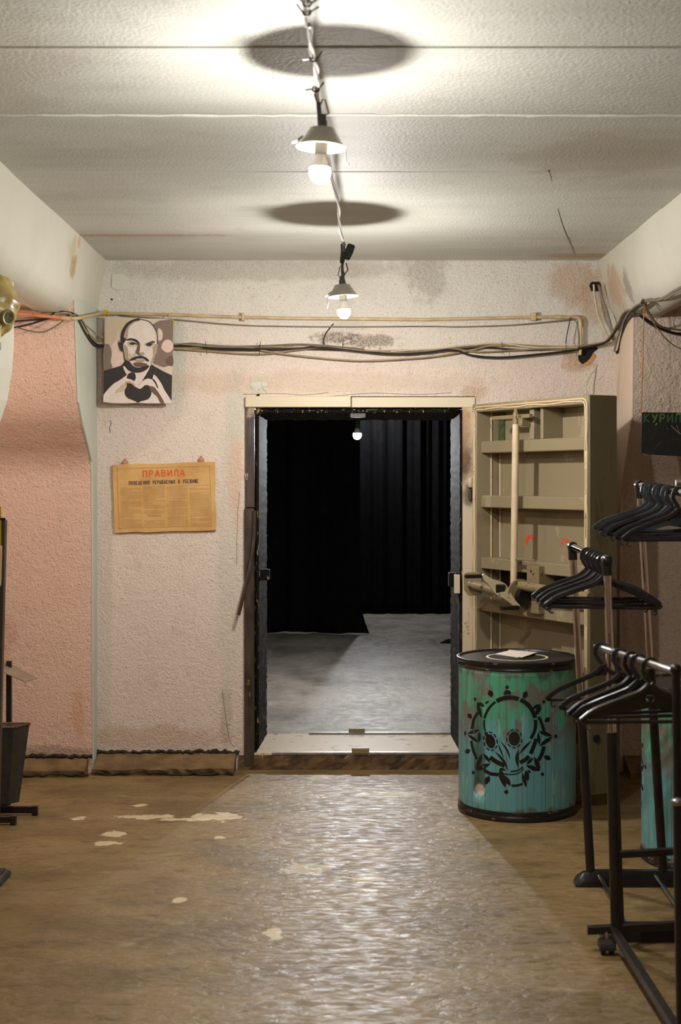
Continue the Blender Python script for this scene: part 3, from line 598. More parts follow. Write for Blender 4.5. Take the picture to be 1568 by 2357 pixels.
CB = [
 ('wall_cable', [(150, 733, 7.562), (250, 726, 8.225), (300, 728, 8.225), (399, 735, 8.225), (533, 747, 8.225), (648, 751, 8.225), (800, 752, 8.225), (980, 751, 8.225), (1060, 752, 8.225), (1180, 748, 8.225), (1290, 738, 8.225), (1322, 736, 8.225), (1331, 760, 8.225), (1333, 800, 8.225)], .0036, 'cable_grey', 'thin grey wire sagging just below the beige conduit', 8.22),
 ('wall_cable', [(172, 722, 7.562), (186, 733, 7.720), (200, 760, 7.904), (215, 783, 8.111), (240, 791, 8.215), (399, 792, 8.225), (470, 797, 8.225), (540, 799, 8.225), (600, 797, 8.225), (700, 800, 8.225), (750, 797, 8.225), (800, 803, 8.225), (860, 808, 8.225), (930, 807, 8.225), (1000, 805, 8.225), (1060, 797, 8.225), (1150, 792, 8.225), (1250, 797, 8.225), (1320, 798, 8.225), (1380, 790, 8.225), (1400, 780, 8.200), (1422, 745, 8.100), (1436, 720, 7.900), (1450, 714, 7.700), (1470, 722, 7.600), (1500, 742, 7.700), (1530, 757, 7.800), (1575, 766, 7.850)], .0060, 'cable_tan', 'tan cable forming the top of the wall bundle and arching over at the right pilaster', 8.225),
 ('wall_cable', [(168, 724, 7.562), (180, 735, 7.644), (196, 766, 7.851), (212, 790, 8.069), (240, 797, 8.215), (399, 795, 8.225), (480, 800, 8.225), (560, 803, 8.225), (650, 804, 8.225), (740, 799, 8.225), (820, 808, 8.225), (900, 815, 8.225), (980, 812, 8.225), (1040, 806, 8.225), (1090, 819, 8.225), (1150, 823, 8.225), (1220, 818, 8.225), (1310, 808, 8.225), (1345, 800, 8.225), (1395, 788, 8.200), (1424, 752, 8.100), (1440, 722, 7.900), (1455, 716, 7.680), (1480, 731, 7.600), (1520, 756, 7.700), (1550, 766, 7.750), (1575, 769, 7.800)], .0068, 'cable_black', 'thick black cable within the wall bundle, dipping low right of the doorway', 8.222),
 ('wall_cable', [(176, 724, 7.594), (192, 740, 7.798), (206, 768, 7.986), (224, 786, 8.215), (240, 790, 8.215), (399, 801, 8.225), (470, 800, 8.225), (560, 799, 8.225), (640, 813, 8.225), (740, 824, 8.225), (830, 830, 8.225), (930, 826, 8.225), (1000, 820, 8.225), (1080, 807, 8.225), (1140, 795, 8.225), (1240, 799, 8.225), (1330, 803, 8.225)], .0048, 'cable_tan', 'tan cable hanging as the lowest loop over the door head', 8.212),
 ('wall_cable', [(240, 800), (399, 803), (480, 808), (560, 814), (620, 814), (680, 806), (750, 800), (820, 805), (900, 811), (960, 810), (1040, 803), (1100, 810), (1180, 806), (1260, 803), (1330, 805)], .0044, 'cable_tan', 'pale cable drooping below the bundle right of the portrait', 8.228),
 ('wall_cable', [(385, 795), (440, 790), (480, 794), (545, 797), (620, 795), (690, 792), (760, 796), (840, 804)], .0042, 'cable_grey', 'short grey-brown cable on top of the bundle beside the portrait', 8.215),
 ('wall_cable', [(900, 809), (1010, 802), (1080, 795), (1150, 790), (1230, 800), (1330, 799)], .0044, 'cable_white', 'cream cable bowing upward over the door and elbow', 8.216),
 ('wall_cable', [(860, 812), (940, 816), (1000, 809), (1060, 804), (1120, 800), (1200, 805), (1300, 802)], .0052, 'cable_black', 'black cable twisted under the cream one right of the bulb', 8.231),
 ('wall_cable', [(300, 799), (399, 795), (500, 804), (600, 806), (700, 803), (800, 806)], .005, 'cable_black', 'short black cable in the bundle between portrait and rear bulb', 8.234),
 ('wall_cable', [(92, 727, 7.562), (116, 724, 7.562), (134, 718, 7.562), (158, 719, 7.562), (177, 727, 7.607), (194, 750, 7.824), (209, 780, 8.027), (224, 792, 8.215), (241, 797, 8.215)], .0052, 'cable_black', 'black cable curving down to the portrait, lowest at the left pilaster', 8.205),
 ('wall_cable', [(110, 724, 7.562), (136, 720, 7.562), (162, 722, 7.562), (183, 738, 7.682), (200, 765, 7.904), (222, 788, 8.211), (241, 794, 8.215)], .0045, 'cable_white', 'cream cable curving down to the portrait from under the left beam', 8.20),
 ('wall_cable', [(120, 722, 7.562), (145, 719, 7.562), (170, 726, 7.562), (190, 742, 7.772), (214, 762, 8.097), (241, 780, 8.215)], .0034, 'cable_tan', 'thin tan wire making the short straight drop to the portrait', 8.195),
 ('wall_cable', [(20, 741, 7.562), (45, 739, 7.562), (93, 735, 7.562), (130, 731, 7.562), (160, 727, 7.562)], .005, 'cable_black', 'upper black wire below the orange pipe on the pink wall', 8.2),
 ('wall_cable', [(20, 755, 7.562), (43, 752, 7.562), (70, 746, 7.562), (93, 739, 7.562), (120, 731, 7.562)], .0046, 'cable_black', 'lower black wire slanting up under the orange pipe on the pink wall', 8.205),
 ('wall_cable', [(25, 751, 7.562), (43, 755, 7.562), (75, 763, 7.562), (103, 763, 7.562), (131, 749, 7.562), (146, 738, 7.562)], .004, 'cable_grey', 'brownish wire loop drooping on the pink wall below the orange pipe', 8.215),
 ('wall_cable', [(748, 796), (745, 785), (750, 768), (758, 757), (768, 745)], .0034, 'cable_black', 'short black wire climbing from the bundle behind the rear bulb', 8.225),
 ('wall_cable', [(1418, 812, 8.2), (1425, 806, 8.19), (1432, 776, 8.12), (1441, 742, 7.95), (1453, 723, 7.75), (1466, 710, 7.55), (1479, 701, 7.4), (1491, 691, 7.3)], .0095, 'cable_black', 'thick black cable rising steeply at the right pilaster', 8.2),
 ('wall_cable', [(1414, 808, 8.2), (1422, 780, 8.12), (1432, 748, 7.98), (1446, 722, 7.75), (1462, 706, 7.5), (1478, 697, 7.33)], .0052, 'cable_grey', 'grey cable beside the thick black one on the right pilaster', 8.195),
 ('wall_cable', [(1425, 760, 8.1), (1440, 724, 7.88), (1453, 718, 7.66), (1475, 728, 7.58), (1500, 747, 7.66), (1540, 765, 7.75), (1575, 772, 7.78)], .006, 'cable_black', 'black cable drooping away over the right pilaster toward the frame edge', 8.19),
 ('wall_cable', [(1480, 700, 7.35), (1492, 716, 7.42), (1510, 742, 7.55), (1530, 754, 7.62), (1575, 761, 7.7)], .0048, 'cable_tan', 'tan cable dropping from the tied knot into the right-hand loop', 8.18),
 ('wall_cable', [(1487, 692, 7.3), (1498, 689, 7.2), (1513, 691, 7.15), (1534, 682, 6.9), (1552, 670, 6.7), (1575, 658, 6.5)], .0075, 'cable_grey', 'upper strand of the twisted cable rising from the knot under the right beam', 8.15),
 ('wall_cable', [(1487, 694, 7.29), (1500, 692, 7.2), (1517, 688, 7.14), (1536, 686, 6.9), (1554, 675, 6.7), (1575, 667, 6.5)], .0065, 'cable_grey', 'lower strand of the twisted cable rising from the knot under the right beam', 8.145),
 ('wall_cable', [(1484, 706, 7.33), (1494, 726, 7.36), (1504, 742, 7.4), (1530, 776, 7.5), (1552, 795, 7.6), (1575, 806, 7.65)], .003, 'cable_tan', 'thin yellowish wire slanting down to the right of the orange string', 8.17),
 ('wall_cable', [(1367, 655), (1369, 680), (1377, 725), (1388, 752), (1398, 773), (1404, 786)], .006, 'cable_white', 'pale flat cable running down from the square wall hole, left strand', 8.225),
 ('wall_cable', [(1378, 655), (1384, 680), (1394, 706), (1400, 725), (1408, 755), (1412, 783)], .006, 'cable_grey', 'dark stained cable running down from the square wall hole, right strand', 8.225),
 ('wall_cable', [(1374, 838), (1370, 850), (1358, 865), (1350, 885), (1349, 908)], .0034, 'cable_white', 'thin wire bowing left down to the top of the steel door', 8.05),
 ('wall_cable', [(1374, 838), (1372, 860), (1368, 885), (1367, 908)], .0034, 'cable_grey', 'thin straight wire reaching down to the top of the steel door', 8.05),
 ('wall_cable', [(1313, 730), (1310, 748), (1305, 772), (1303, 790)], .003, 'cable_black', 'black tie strip hanging from the conduit near its elbow', 8.21),
 ('ceiling_wire', [(1262, 392, 5.852), (1268, 405, 5.955), (1275, 440, 6.28), (1287, 490, 6.79), (1300, 530, 7.26), (1323, 585, 8.02)], .0014, 'cable_black', 'hair-thin wire trailing along the ceiling at the right', None),
]
for nm, pts, r, m_, lab, Y in CB: run(nm, pts, r, m_, lab, 'cable', Y)
for (x, y, s_) in ((473, 800, 1), (600, 800, -1), (791, 792, -1), (1155, 800, 1), (1302, 800, 1)):     # wire ties round the bundle
    o = MB().tube([P(x, y - 14, 8.2), P(x + 2 * s_, y, 8.195), P(x + 3 * s_, y + 16, 8.2)], .0018, 5).build('cable_tie', M['cable_black'], None)
    tag(o, {473: 'thin dark tie wire on the bundle near the portrait', 600: 'thin dark tie wire on the bundle left of the rear bulb', 791: 'upright dark tie wire in the dirty patch below the rear bulb', 1155: 'dark tie wire around the bundle over the steel door', 1302: 'dark tie wire on the bundle beside the conduit elbow'}[x], 'tie')
kn = MB()
for k_ in range(6):
    a = k_ * 1.1; kn.tube(spline([P(1478 + 4 * math.cos(a), 699 + 5 * math.sin(a), 7.33), P(1482 + 5 * math.cos(a + 1), 694 + 6 * math.sin(a + 1), 7.30), P(1486 + 4 * math.cos(a + 2.4), 701 + 6 * math.sin(a + 2.4), 7.33)], 4), .003, 6)
tag(kn.build('wire_knot', M['cable_grey'], None, smooth=True), 'knot of grey wire tying the cables under the right beam', 'knot')
yk = MB()
for k_ in range(7):
    a = k_ * .9; yk.tube(spline([P(238 + 6 * math.cos(a), 720 + 4 * math.sin(a), 8.215), P(243 + 7 * math.cos(a + 2), 718 + 5 * math.sin(a + 2), 8.208), P(247 + 4 * math.cos(a + 4), 723 + 5 * math.sin(a + 4), 8.215)], 4), .0022, 5)
tag(yk.build('yellow_string', M['yellow'], None), 'tangle of yellow string tying the portrait corner to the conduit', 'string')
o = MB().tube(spline([P(389, 719, 8.22), P(391, 731, 8.205), P(396, 735, 8.185), P(402, 742, 8.2), P(402, 752, 8.205)], 4), .002, 5).build('yellow_string', M['yellow'], None)
tag(o, 'loose yellow string at the upper right corner of the portrait', 'string')

# ================================================================== PORTRAIT CANVAS
S1 = 360 / 1515
YC = 8.19
def C1(x, y, d=0): return P(200 + x * S1, 700 + y * S1, YC - d)
pc = thing('portrait_canvas', 'unframed canvas portrait of a bald bearded man making a heart with his hands', 'picture', C1(490, 960))
MB().prism([C1(172, 128), C1(838, 143), C1(820, 962), C1(160, 950)], (0, .022, 0)).build('canvas', flat('canvas_bg', 206, 190, 168), pc, bevel=.002)
cdark, cmid, cskin, cbrown, ctaupe, cpink, csand = flat('print_dark', 50, 41, 38), flat('print_tan', 176, 150, 126), flat('print_skin', 224, 206, 194), flat('print_brown', 108, 82, 66), flat('print_taupe', 128, 109, 96), flat('print_pink', 222, 192, 180), flat('print_sand', 196, 178, 150)
layers = [
 ('backdrop', csand, [(172, 128), (430, 134), (350, 220), (330, 330), (300, 240), (292, 330), (240, 400), (200, 380), (172, 400)]),
 ('backdrop', ctaupe, [(640, 195), (700, 160), (838, 143), (832, 480), (828, 590), (740, 612), (640, 575), (660, 480), (700, 300)]),
 ('backdrop', cbrown, [(832, 500), (829, 600), (760, 560), (790, 510)]),
 ('backdrop', cpink, [(692, 235), (722, 250), (735, 290), (725, 345), (692, 350)]),
 ('backdrop', cpink, [(750, 355), (800, 345), (834, 380), (832, 440), (780, 470), (722, 425)]),
 ('backdrop', ctaupe, [(168, 395), (215, 390), (240, 480), (230, 560), (248, 612), (165, 645)]),
 ('backdrop', cpink, [(240, 400), (330, 330), (345, 480), (355, 570), (260, 612), (232, 560), (244, 480)]),
 ('jacket', cdark, [(165, 645), (250, 620), (330, 598), (362, 560), (620, 575), (650, 600), (740, 650), (826, 690), (820, 960), (161, 948)]),
 ('shirt', cskin, [(352, 600), (362, 640), (385, 680), (430, 740), (500, 800), (540, 735), (580, 670), (608, 598), (560, 640), (470, 655), (400, 640), (370, 605)]),
 ('tie', cdark, [(392, 688), (425, 664), (465, 670), (473, 720), (452, 748), (408, 735)]),
 ('ear', cmid, [(296, 360), (312, 342), (332, 350), (348, 400), (352, 462), (322, 462), (304, 425)]),
 ('head', cskin, [(345, 400), (330, 330), (342, 260), (380, 195), (440, 155), (520, 143), (600, 165), (650, 215), (686, 290), (690, 370), (676, 470), (655, 505), (640, 560), (610, 605), (540, 650), (470, 655), (400, 625), (366, 545), (352, 465)]),
 ('shading', cmid, [(345, 270), (385, 200), (445, 160), (520, 150), (450, 185), (405, 240), (395, 320), (365, 350), (362, 300)]),
 ('shading', cmid, [(352, 395), (380, 400), (400, 450), (395, 520), (420, 560), (370, 545), (354, 465)]),
 ('shading', cmid, [(640, 400), (684, 395), (672, 475), (640, 555), (612, 590), (640, 500)]),
 ('hairline', cdark, [(332, 400), (325, 330), (340, 258), (382, 190), (440, 152), (520, 143), (455, 168), (402, 208), (368, 270), (360, 325), (382, 340), (352, 392), (356, 450), (372, 530), (400, 572), (366, 545), (350, 465)]),
 ('ear_fold', cdark, [(303, 372), (322, 368), (340, 405), (346, 455), (330, 455), (312, 420)]),
 ('brow', cdark, [(382, 342), (430, 331), (480, 343), (512, 378), (505, 400), (470, 366), (430, 350), (392, 354)]),
 ('brow', cdark, [(562, 386), (600, 371), (640, 356), (660, 372), (615, 384), (572, 398)]),
 ('eye', cdark, [(418, 380), (440, 370), (465, 378), (455, 390), (426, 391)]),
 ('eye', cdark, [(580, 392), (605, 379), (636, 384), (628, 400), (592, 404)]),
 ('nose_shadow', cbrown, [(492, 392), (512, 375), (514, 440), (508, 470), (545, 492), (500, 494), (470, 466), (482, 440)]),
 ('moustache', cdark, [(412, 542), (440, 514), (500, 502), (530, 500), (575, 518), (603, 546), (592, 558), (552, 530), (522, 526), (490, 528), (450, 546)]),
 ('eye_shade', csand, [(400, 362), (450, 356), (490, 385), (470, 410), (430, 412), (402, 395)]), ('eye_shade', csand, [(560, 395), (610, 376), (655, 380), (650, 410), (600, 415)]),
 ('eye', cdark, [(412, 382), (438, 368), (468, 374), (490, 392), (462, 386), (455, 394), (430, 394)]), ('eye', cdark, [(572, 394), (602, 376), (642, 384), (628, 394), (622, 404), (594, 406)]),
 ('cheek', csand, [(400, 470), (440, 500), (470, 470), (478, 500), (430, 525), (405, 540), (395, 500)]), ('nose_tip', cmid, [(515, 470), (545, 465), (560, 482), (545, 494), (515, 492)]),
 ('lips', cmid, [(470, 540), (520, 535), (562, 545), (525, 562), (478, 556)]),
 ('beard', cdark, [(366, 545), (410, 555), (450, 600), (500, 615), (560, 600), (606, 598), (560, 645), (500, 664), (430, 656), (386, 612)]),
 ('beard', cbrown, [(450, 575), (480, 565), (545, 568), (590, 590), (540, 605), (480, 605)]),
 ('hand', cskin, [(161, 885), (200, 830), (260, 770), (320, 735), (368, 700), (392, 688), (384, 714), (440, 735), (482, 772), (502, 812), (470, 802), (440, 775), (376, 762), (388, 800), (366, 832), (372, 885), (420, 920), (490, 956), (160, 948)]),
 ('hand', cskin, [(500, 795), (540, 745), (590, 720), (632, 728), (642, 700), (650, 683), (682, 712), (722, 770), (752, 832), (815, 930), (818, 960), (490, 956), (592, 922), (620, 885), (628, 832), (604, 790), (562, 786), (525, 818), (500, 818)]),
 ('heart_gap', cdark, [(366, 836), (384, 800), (412, 786), (452, 797), (490, 822), (530, 815), (570, 785), (606, 797), (627, 836), (618, 890), (590, 921), (540, 930), (492, 956), (462, 930), (402, 916), (372, 882)]),
 ('hand_shading', cbrown, [(606, 800), (650, 802), (690, 850), (722, 900), (748, 957), (712, 956), (682, 900), (634, 856)]),
 ('hand_shading', csand, [(270, 860), (330, 790), (380, 765), (384, 800), (362, 835), (330, 850)]),
 ('finger_line', cdark, [(632, 726), (655, 732), (676, 768), (692, 815), (682, 812), (660, 765)]),
 ('finger_line', cmid, [(370, 758), (420, 750), (470, 790), (462, 800), (430, 772)]),
]
def closed(pl):
    n_ = len(pl); out = []
    for i in range(n_):
        a, b, c, d = [Vector(pl[(i + q) % n_]) for q in (-1, 0, 1, 2)]
        if (b - c).length < 14: out.append(tuple(b)); continue
        for k in range(4):
            t = k / 4; q = b.lerp(c, t) + ((c - a).normalized() * t * (1 - t) ** 2 - (d - b).normalized() * t * t * (1 - t)) * (c - b).length * .8 - (c - b) * (t * (1 - t) ** 2 - t * t * (1 - t)) * .8
            out.append((min(max(q.x, 160), 838), min(max(q.y, 128), 961)))
    return out
layers = [(a, b, c if i in (0, 1, 7) else closed(c)) for i, (a, b, c) in enumerate(layers)]
for k_, (nm, m_, pl) in enumerate(layers): MB().prism([C1(x, y, .0004 + k_ * .00025) for x, y in pl], (0, .0003, 0)).build(nm, m_, pc)
pts = [(520, 146), (600, 168), (648, 215), (682, 290), (685, 390)]; MB().ribbon(spline([C1(x, y, .0095) for x, y in pts], 5), .004, .0004, (0, 1, 0)).build('head_outline', cdark, pc)

# ================================================================== RULES NOTICE
GL = {  # letters as strokes on a 0..1 by 0..1 box (y up)
'П': [[(.12, 0), (.12, 1)], [(.88, 0), (.88, 1)], [(.05, .94), (.95, .94)]], 'Р': [[(.15, 0), (.15, 1)], [(.15, .95), (.62, .95), (.85, .83), (.85, .6), (.62, .47), (.15, .47)]],
'А': [[(.03, 0), (.5, 1)], [(.97, 0), (.5, 1)], [(.22, .33), (.78, .33)]], 'В': [[(.15, 0), (.15, 1)], [(.15, .95), (.6, .95), (.8, .85), (.8, .65), (.6, .53), (.15, .53)], [(.6, .53), (.87, .42), (.87, .17), (.62, .05), (.15, .05)]],
'И': [[(.12, 0), (.12, 1)], [(.88, 0), (.88, 1)], [(.12, .08), (.88, .92)]], 'Л': [[(.03, .03), (.2, .06), (.33, .9), (.35, .95), (.88, .95)], [(.88, 0), (.88, 1)]], 'О': [[(.5, .03), (.15, .2), (.12, .8), (.5, .97), (.88, .8), (.85, .2), (.5, .03)]],
'Е': [[(.15, 0), (.15, 1)], [(.15, .95), (.85, .95)], [(.15, .5), (.72, .5)], [(.15, .05), (.85, .05)]], 'Д': [[(.08, -.12), (.08, .06), (.92, .06), (.92, -.12)], [(.2, .06), (.36, .95), (.8, .95), (.8, .06)]], 'Н': [[(.14, 0), (.14, 1)], [(.86, 0), (.86, 1)], [(.14, .5), (.86, .5)]],
'Я': [[(.85, 0), (.85, 1)], [(.85, .95), (.38, .95), (.15, .83), (.15, .6), (.38, .47), (.85, .47)], [(.45, .47), (.1, 0)]], 'У': [[(.08, 1), (.5, .42)], [(.92, 1), (.5, .3), (.3, .03), (.12, .05)]], 'К': [[(.15, 0), (.15, 1)], [(.85, 1), (.2, .5), (.88, 0)]],
'Ы': [[(.1, 0), (.1, 1)], [(.1, .52), (.42, .52), (.6, .4), (.6, .17), (.42, .05), (.1, .05)], [(.92, 0), (.92, 1)]], 'М': [[(.08, 0), (.1, 1), (.5, .3), (.9, 1), (.92, 0)]], 'Х': [[(.08, 0), (.92, 1)], [(.08, 1), (.92, 0)]],
'Б': [[(.15, 0), (.15, 1)], [(.15, .95), (.82, .95)], [(.15, .56), (.6, .56), (.86, .44), (.86, .17), (.6, .05), (.15, .05)]], 'Ж': [[(.5, 0), (.5, 1)], [(.03, 1), (.45, .5), (.0, 0)], [(.97, 1), (.55, .5), (1, 0)]], 'Щ': [[(.1, 1), (.1, .06), (.98, .06), (.98, -.14)], [(.48, .06), (.48, 1)], [(.86, .06), (.86, 1)]]}
SERIF = {'П': [(.12, 0), (.88, 0)], 'Р': [(.15, 0)], 'А': [(.03, 0), (.97, 0)], 'В': [], 'И': [(.12, 0), (.12, 1), (.88, 0), (.88, 1)], 'Л': [(.88, 0)]}
def write(mb, text, u0, u1, v0, v1, mapf, lw, nrm, gap=.25, serif=False):
    n_ = len(text); cw = (u1 - u0) / (n_ + (n_ - 1) * gap)
    for i, ch in enumerate(text):
        if ch == ' ': continue
        x0 = u0 + i * cw * (1 + gap)
        for q_, st_ in enumerate(GL[ch]): mb.ribbon([mapf(x0 + a * cw, v0 + b * (v1 - v0)) for a, b in st_], lw, .0006 + .00012 * q_, nrm)
        if serif:
            for a, b in SERIF.get(ch, []): mb.ribbon([mapf(x0 + (a - .16) * cw, v0 + (.04 + b * .92) * (v1 - v0)), mapf(x0 + (a + .16) * cw, v0 + (.04 + b * .92) * (v1 - v0))], lw * .55, .0012, nrm)
YR = 8.25
TL, TR, BR, BL = [P(200 + x * S1, 700 + y * S1, YR) for x, y in ((246, 1558), (1235, 1527), (1252, 2192), (270, 2220))]
def RU(u, v, d=.0012): q = (TL * (1 - u) + TR * u) * (1 - v) + (BL * (1 - u) + BR * u) * v; return q - Vector((0, d, 0))
nb = thing('rules_notice', 'yellowed cardboard notice of shelter rules with red Cyrillic heading, on the wall', 'notice', (BL + BR) / 2)
nn = NT('aged_card'); vv = nn.obj(); kk = nn.mix(nn.rng(nn.noise(vv, 7, 4, .6), .35, .7), srgb(208, 164, 100), srgb(190, 142, 80)); kk = nn.mix(nn.rng(nn.noise(vv, 3.1, 4), .5, .75, 0, .6), kk, srgb(160, 118, 66))
edge = [RU(u, v, 0) for u, v in [(0, 0), (.25, -.004), (.5, .004), (.75, -.003), (1, 0), (1.003, .3), (.992, .52), (1.002, .7), (1, 1), (.8, 1.003), (.55, .996), (.3, 1.004), (.22, .99), (0, 1), (-.004, .7), (.003, .58), (-.003, .3)]]
MB().prism(edge, (0, .012, 0)).build('card', nn.done(kk, .6), nb, bevel=.0015)
redt, inkt, lightink = flat('red_ink', 208, 84, 44), flat('navy_ink', 58, 44, 44), flat('faded_ink', 164, 126, 76)
mb = MB(); write(mb, 'ПРАВИЛА', .295, .705, .19, .095, RU, .0062, (0, 1, 0), .38, True); mb.build('heading', redt, nb)
mb = MB(); write(mb, 'ПОВЕДЕНИЯ УКРЫВАЕМЫХ В УБЕЖИЩЕ', .158, .842, .30, .245, RU, .0030, (0, 1, 0), .28); mb.build('subheading', inkt, nb)
mb = MB()
for (a, b) in (((.045, .06), (.955, .06)), ((.955, .06), (.955, .93)), ((.955, .93), (.045, .93)), ((.045, .93), (.045, .06))): mb.ribbon([RU(*a), RU(*b)], .0016, .0005, (0, 1, 0))
for (a, b) in ((.045, .06), (.955, .06), (.955, .93), (.045, .93)): mb.ribbon([RU(a - .008, b), RU(a + .008, b)], .006, .0007, (0, 1, 0))
mb.build('border_line', lightink, nb)
mb = MB()
for c_, (u0, u1) in enumerate(((.07, .275), (.295, .505), (.525, .73), (.75, .945))):
    v = .335 + (0 if c_ != 3 else .0)
    while v < .915:
        if c_ == 1 and .745 < v < .83: v += .0165; continue
        u = u0 + (.02 if random.random() < .2 else 0); end = u1 - (random.uniform(.05, .14) if random.random() < .16 else 0)
        while u < end:
            wl = min(random.uniform(.008, .026), end - u); mb.ribbon([RU(u, v, .0011), RU(u + wl, v, .0011)], .0017, .0004, (0, 1, 0)); u += wl + .004
        v += .0165 + (.017 if random.random() < .10 else 0)
tag(mb.build('body_text', lightink, nb), kind='stuff')
mb = MB(); write(mb, 'ПОРЯДОК', .335, .465, .772, .75, RU, .0016, (0, 1, 0), .4); mb.build('section_heading', lightink, nb)
for (x, y) in ((288, 1065), (463, 1058)):
    mb = MB(); mb.sphere(P(x, y + 1, YW - .006), .018, 14, 10, (1, .7, 1)); mb.build('mounting_knob', flat('knob_clay', 176, 128, 96), nb, smooth=True)
    MB().tube([P(x - 1, y - 6, YW - .006), P(x + 1, y - 9, YW - .01)], .003, 6).build('screw', M['steel'], nb)

# ================================================================== DRUMS
RB, HB = .297, .785
nn = NT('drum_paint'); sx = nn.n('ShaderNodeSeparateXYZ'); nn.l(nn.obj(), sx.inputs[0]); ang = nn.math('MULTIPLY', nn.math('ARCTAN2', sx.outputs[0], sx.outputs[1]), RB)
cb = nn.n('ShaderNodeCombineXYZ'); nn.l(ang, cb.inputs[0]); nn.l(sx.outputs[2], cb.inputs[2]); uv = cb.outputs[0]
zz = sx.outputs[2]; drip = nn.noise(nn.vmul(uv, (95, 1, .55)), 1, 3, .6); drip2 = nn.noise(nn.vmul(uv, (17, 1, 3.2)), 1, 4, .6); cloud = nn.noise(nn.vmul(uv, (6, 1, 6)), 1, 4, .6)
turq, grn, gry = srgb(100, 164, 170), srgb(78, 160, 124), srgb(118, 106, 100)
hgt = nn.math('ADD', zz, nn.math('MULTIPLY', nn.math('SUBTRACT', drip2, .5), .55))
kk = nn.mix(nn.rng(hgt, .40, .52), turq, grn)
kk = nn.mix(nn.rng(drip, .54, .58, 0, .85), kk, gry)                             # grey runs of the undercoat
kk = nn.mix(nn.math('MULTIPLY', nn.math('MULTIPLY', nn.rng(nn.math('ADD', cloud, nn.math('MULTIPLY', drip, .3)), .66, .71), nn.rng(zz, .28, .5)), .85), kk, gry)
kk = nn.mix(nn.math('MULTIPLY', nn.rng(drip2, .60, .64), nn.rng(zz, .45, .62, 1, .3)), kk, srgb(128, 176, 168))
kk = nn.mix(nn.rng(nn.math('ADD', zz, nn.math('MULTIPLY', nn.math('SUBTRACT', cloud, .5), .25)), .06, .03, 0, .8), kk, srgb(104, 84, 58))
kk = nn.mix(nn.rng(nn.math('ADD', zz, nn.math('MULTIPLY', nn.math('SUBTRACT', drip2, .5), .2)), .70, .735, 0, .75), kk, srgb(70, 66, 60))
nn.bump(nn.noise(uv, 40, 3), .1, .003); M['drum'] = nn.done(kk, .42)
M['drumrim'] = chips('drum_rim', srgb(26, 23, 21), srgb(120, 112, 98), .63, (16, 16, 30), .35)
M['lid'] = mat('drum_lid', srgb(50, 46, 44), .36, 0, .2, 8)
M['stencil'] = mat('stencil_black', (.008, .007, .007, 1), .4, 0, .2)
DC = Vector((.895, 7.262, 0))
dr = thing('steel_drum', 'turquoise and green drip-painted drum with black spiked emblem, in front of the steel door', 'drum', DC, 'painted steel drums')
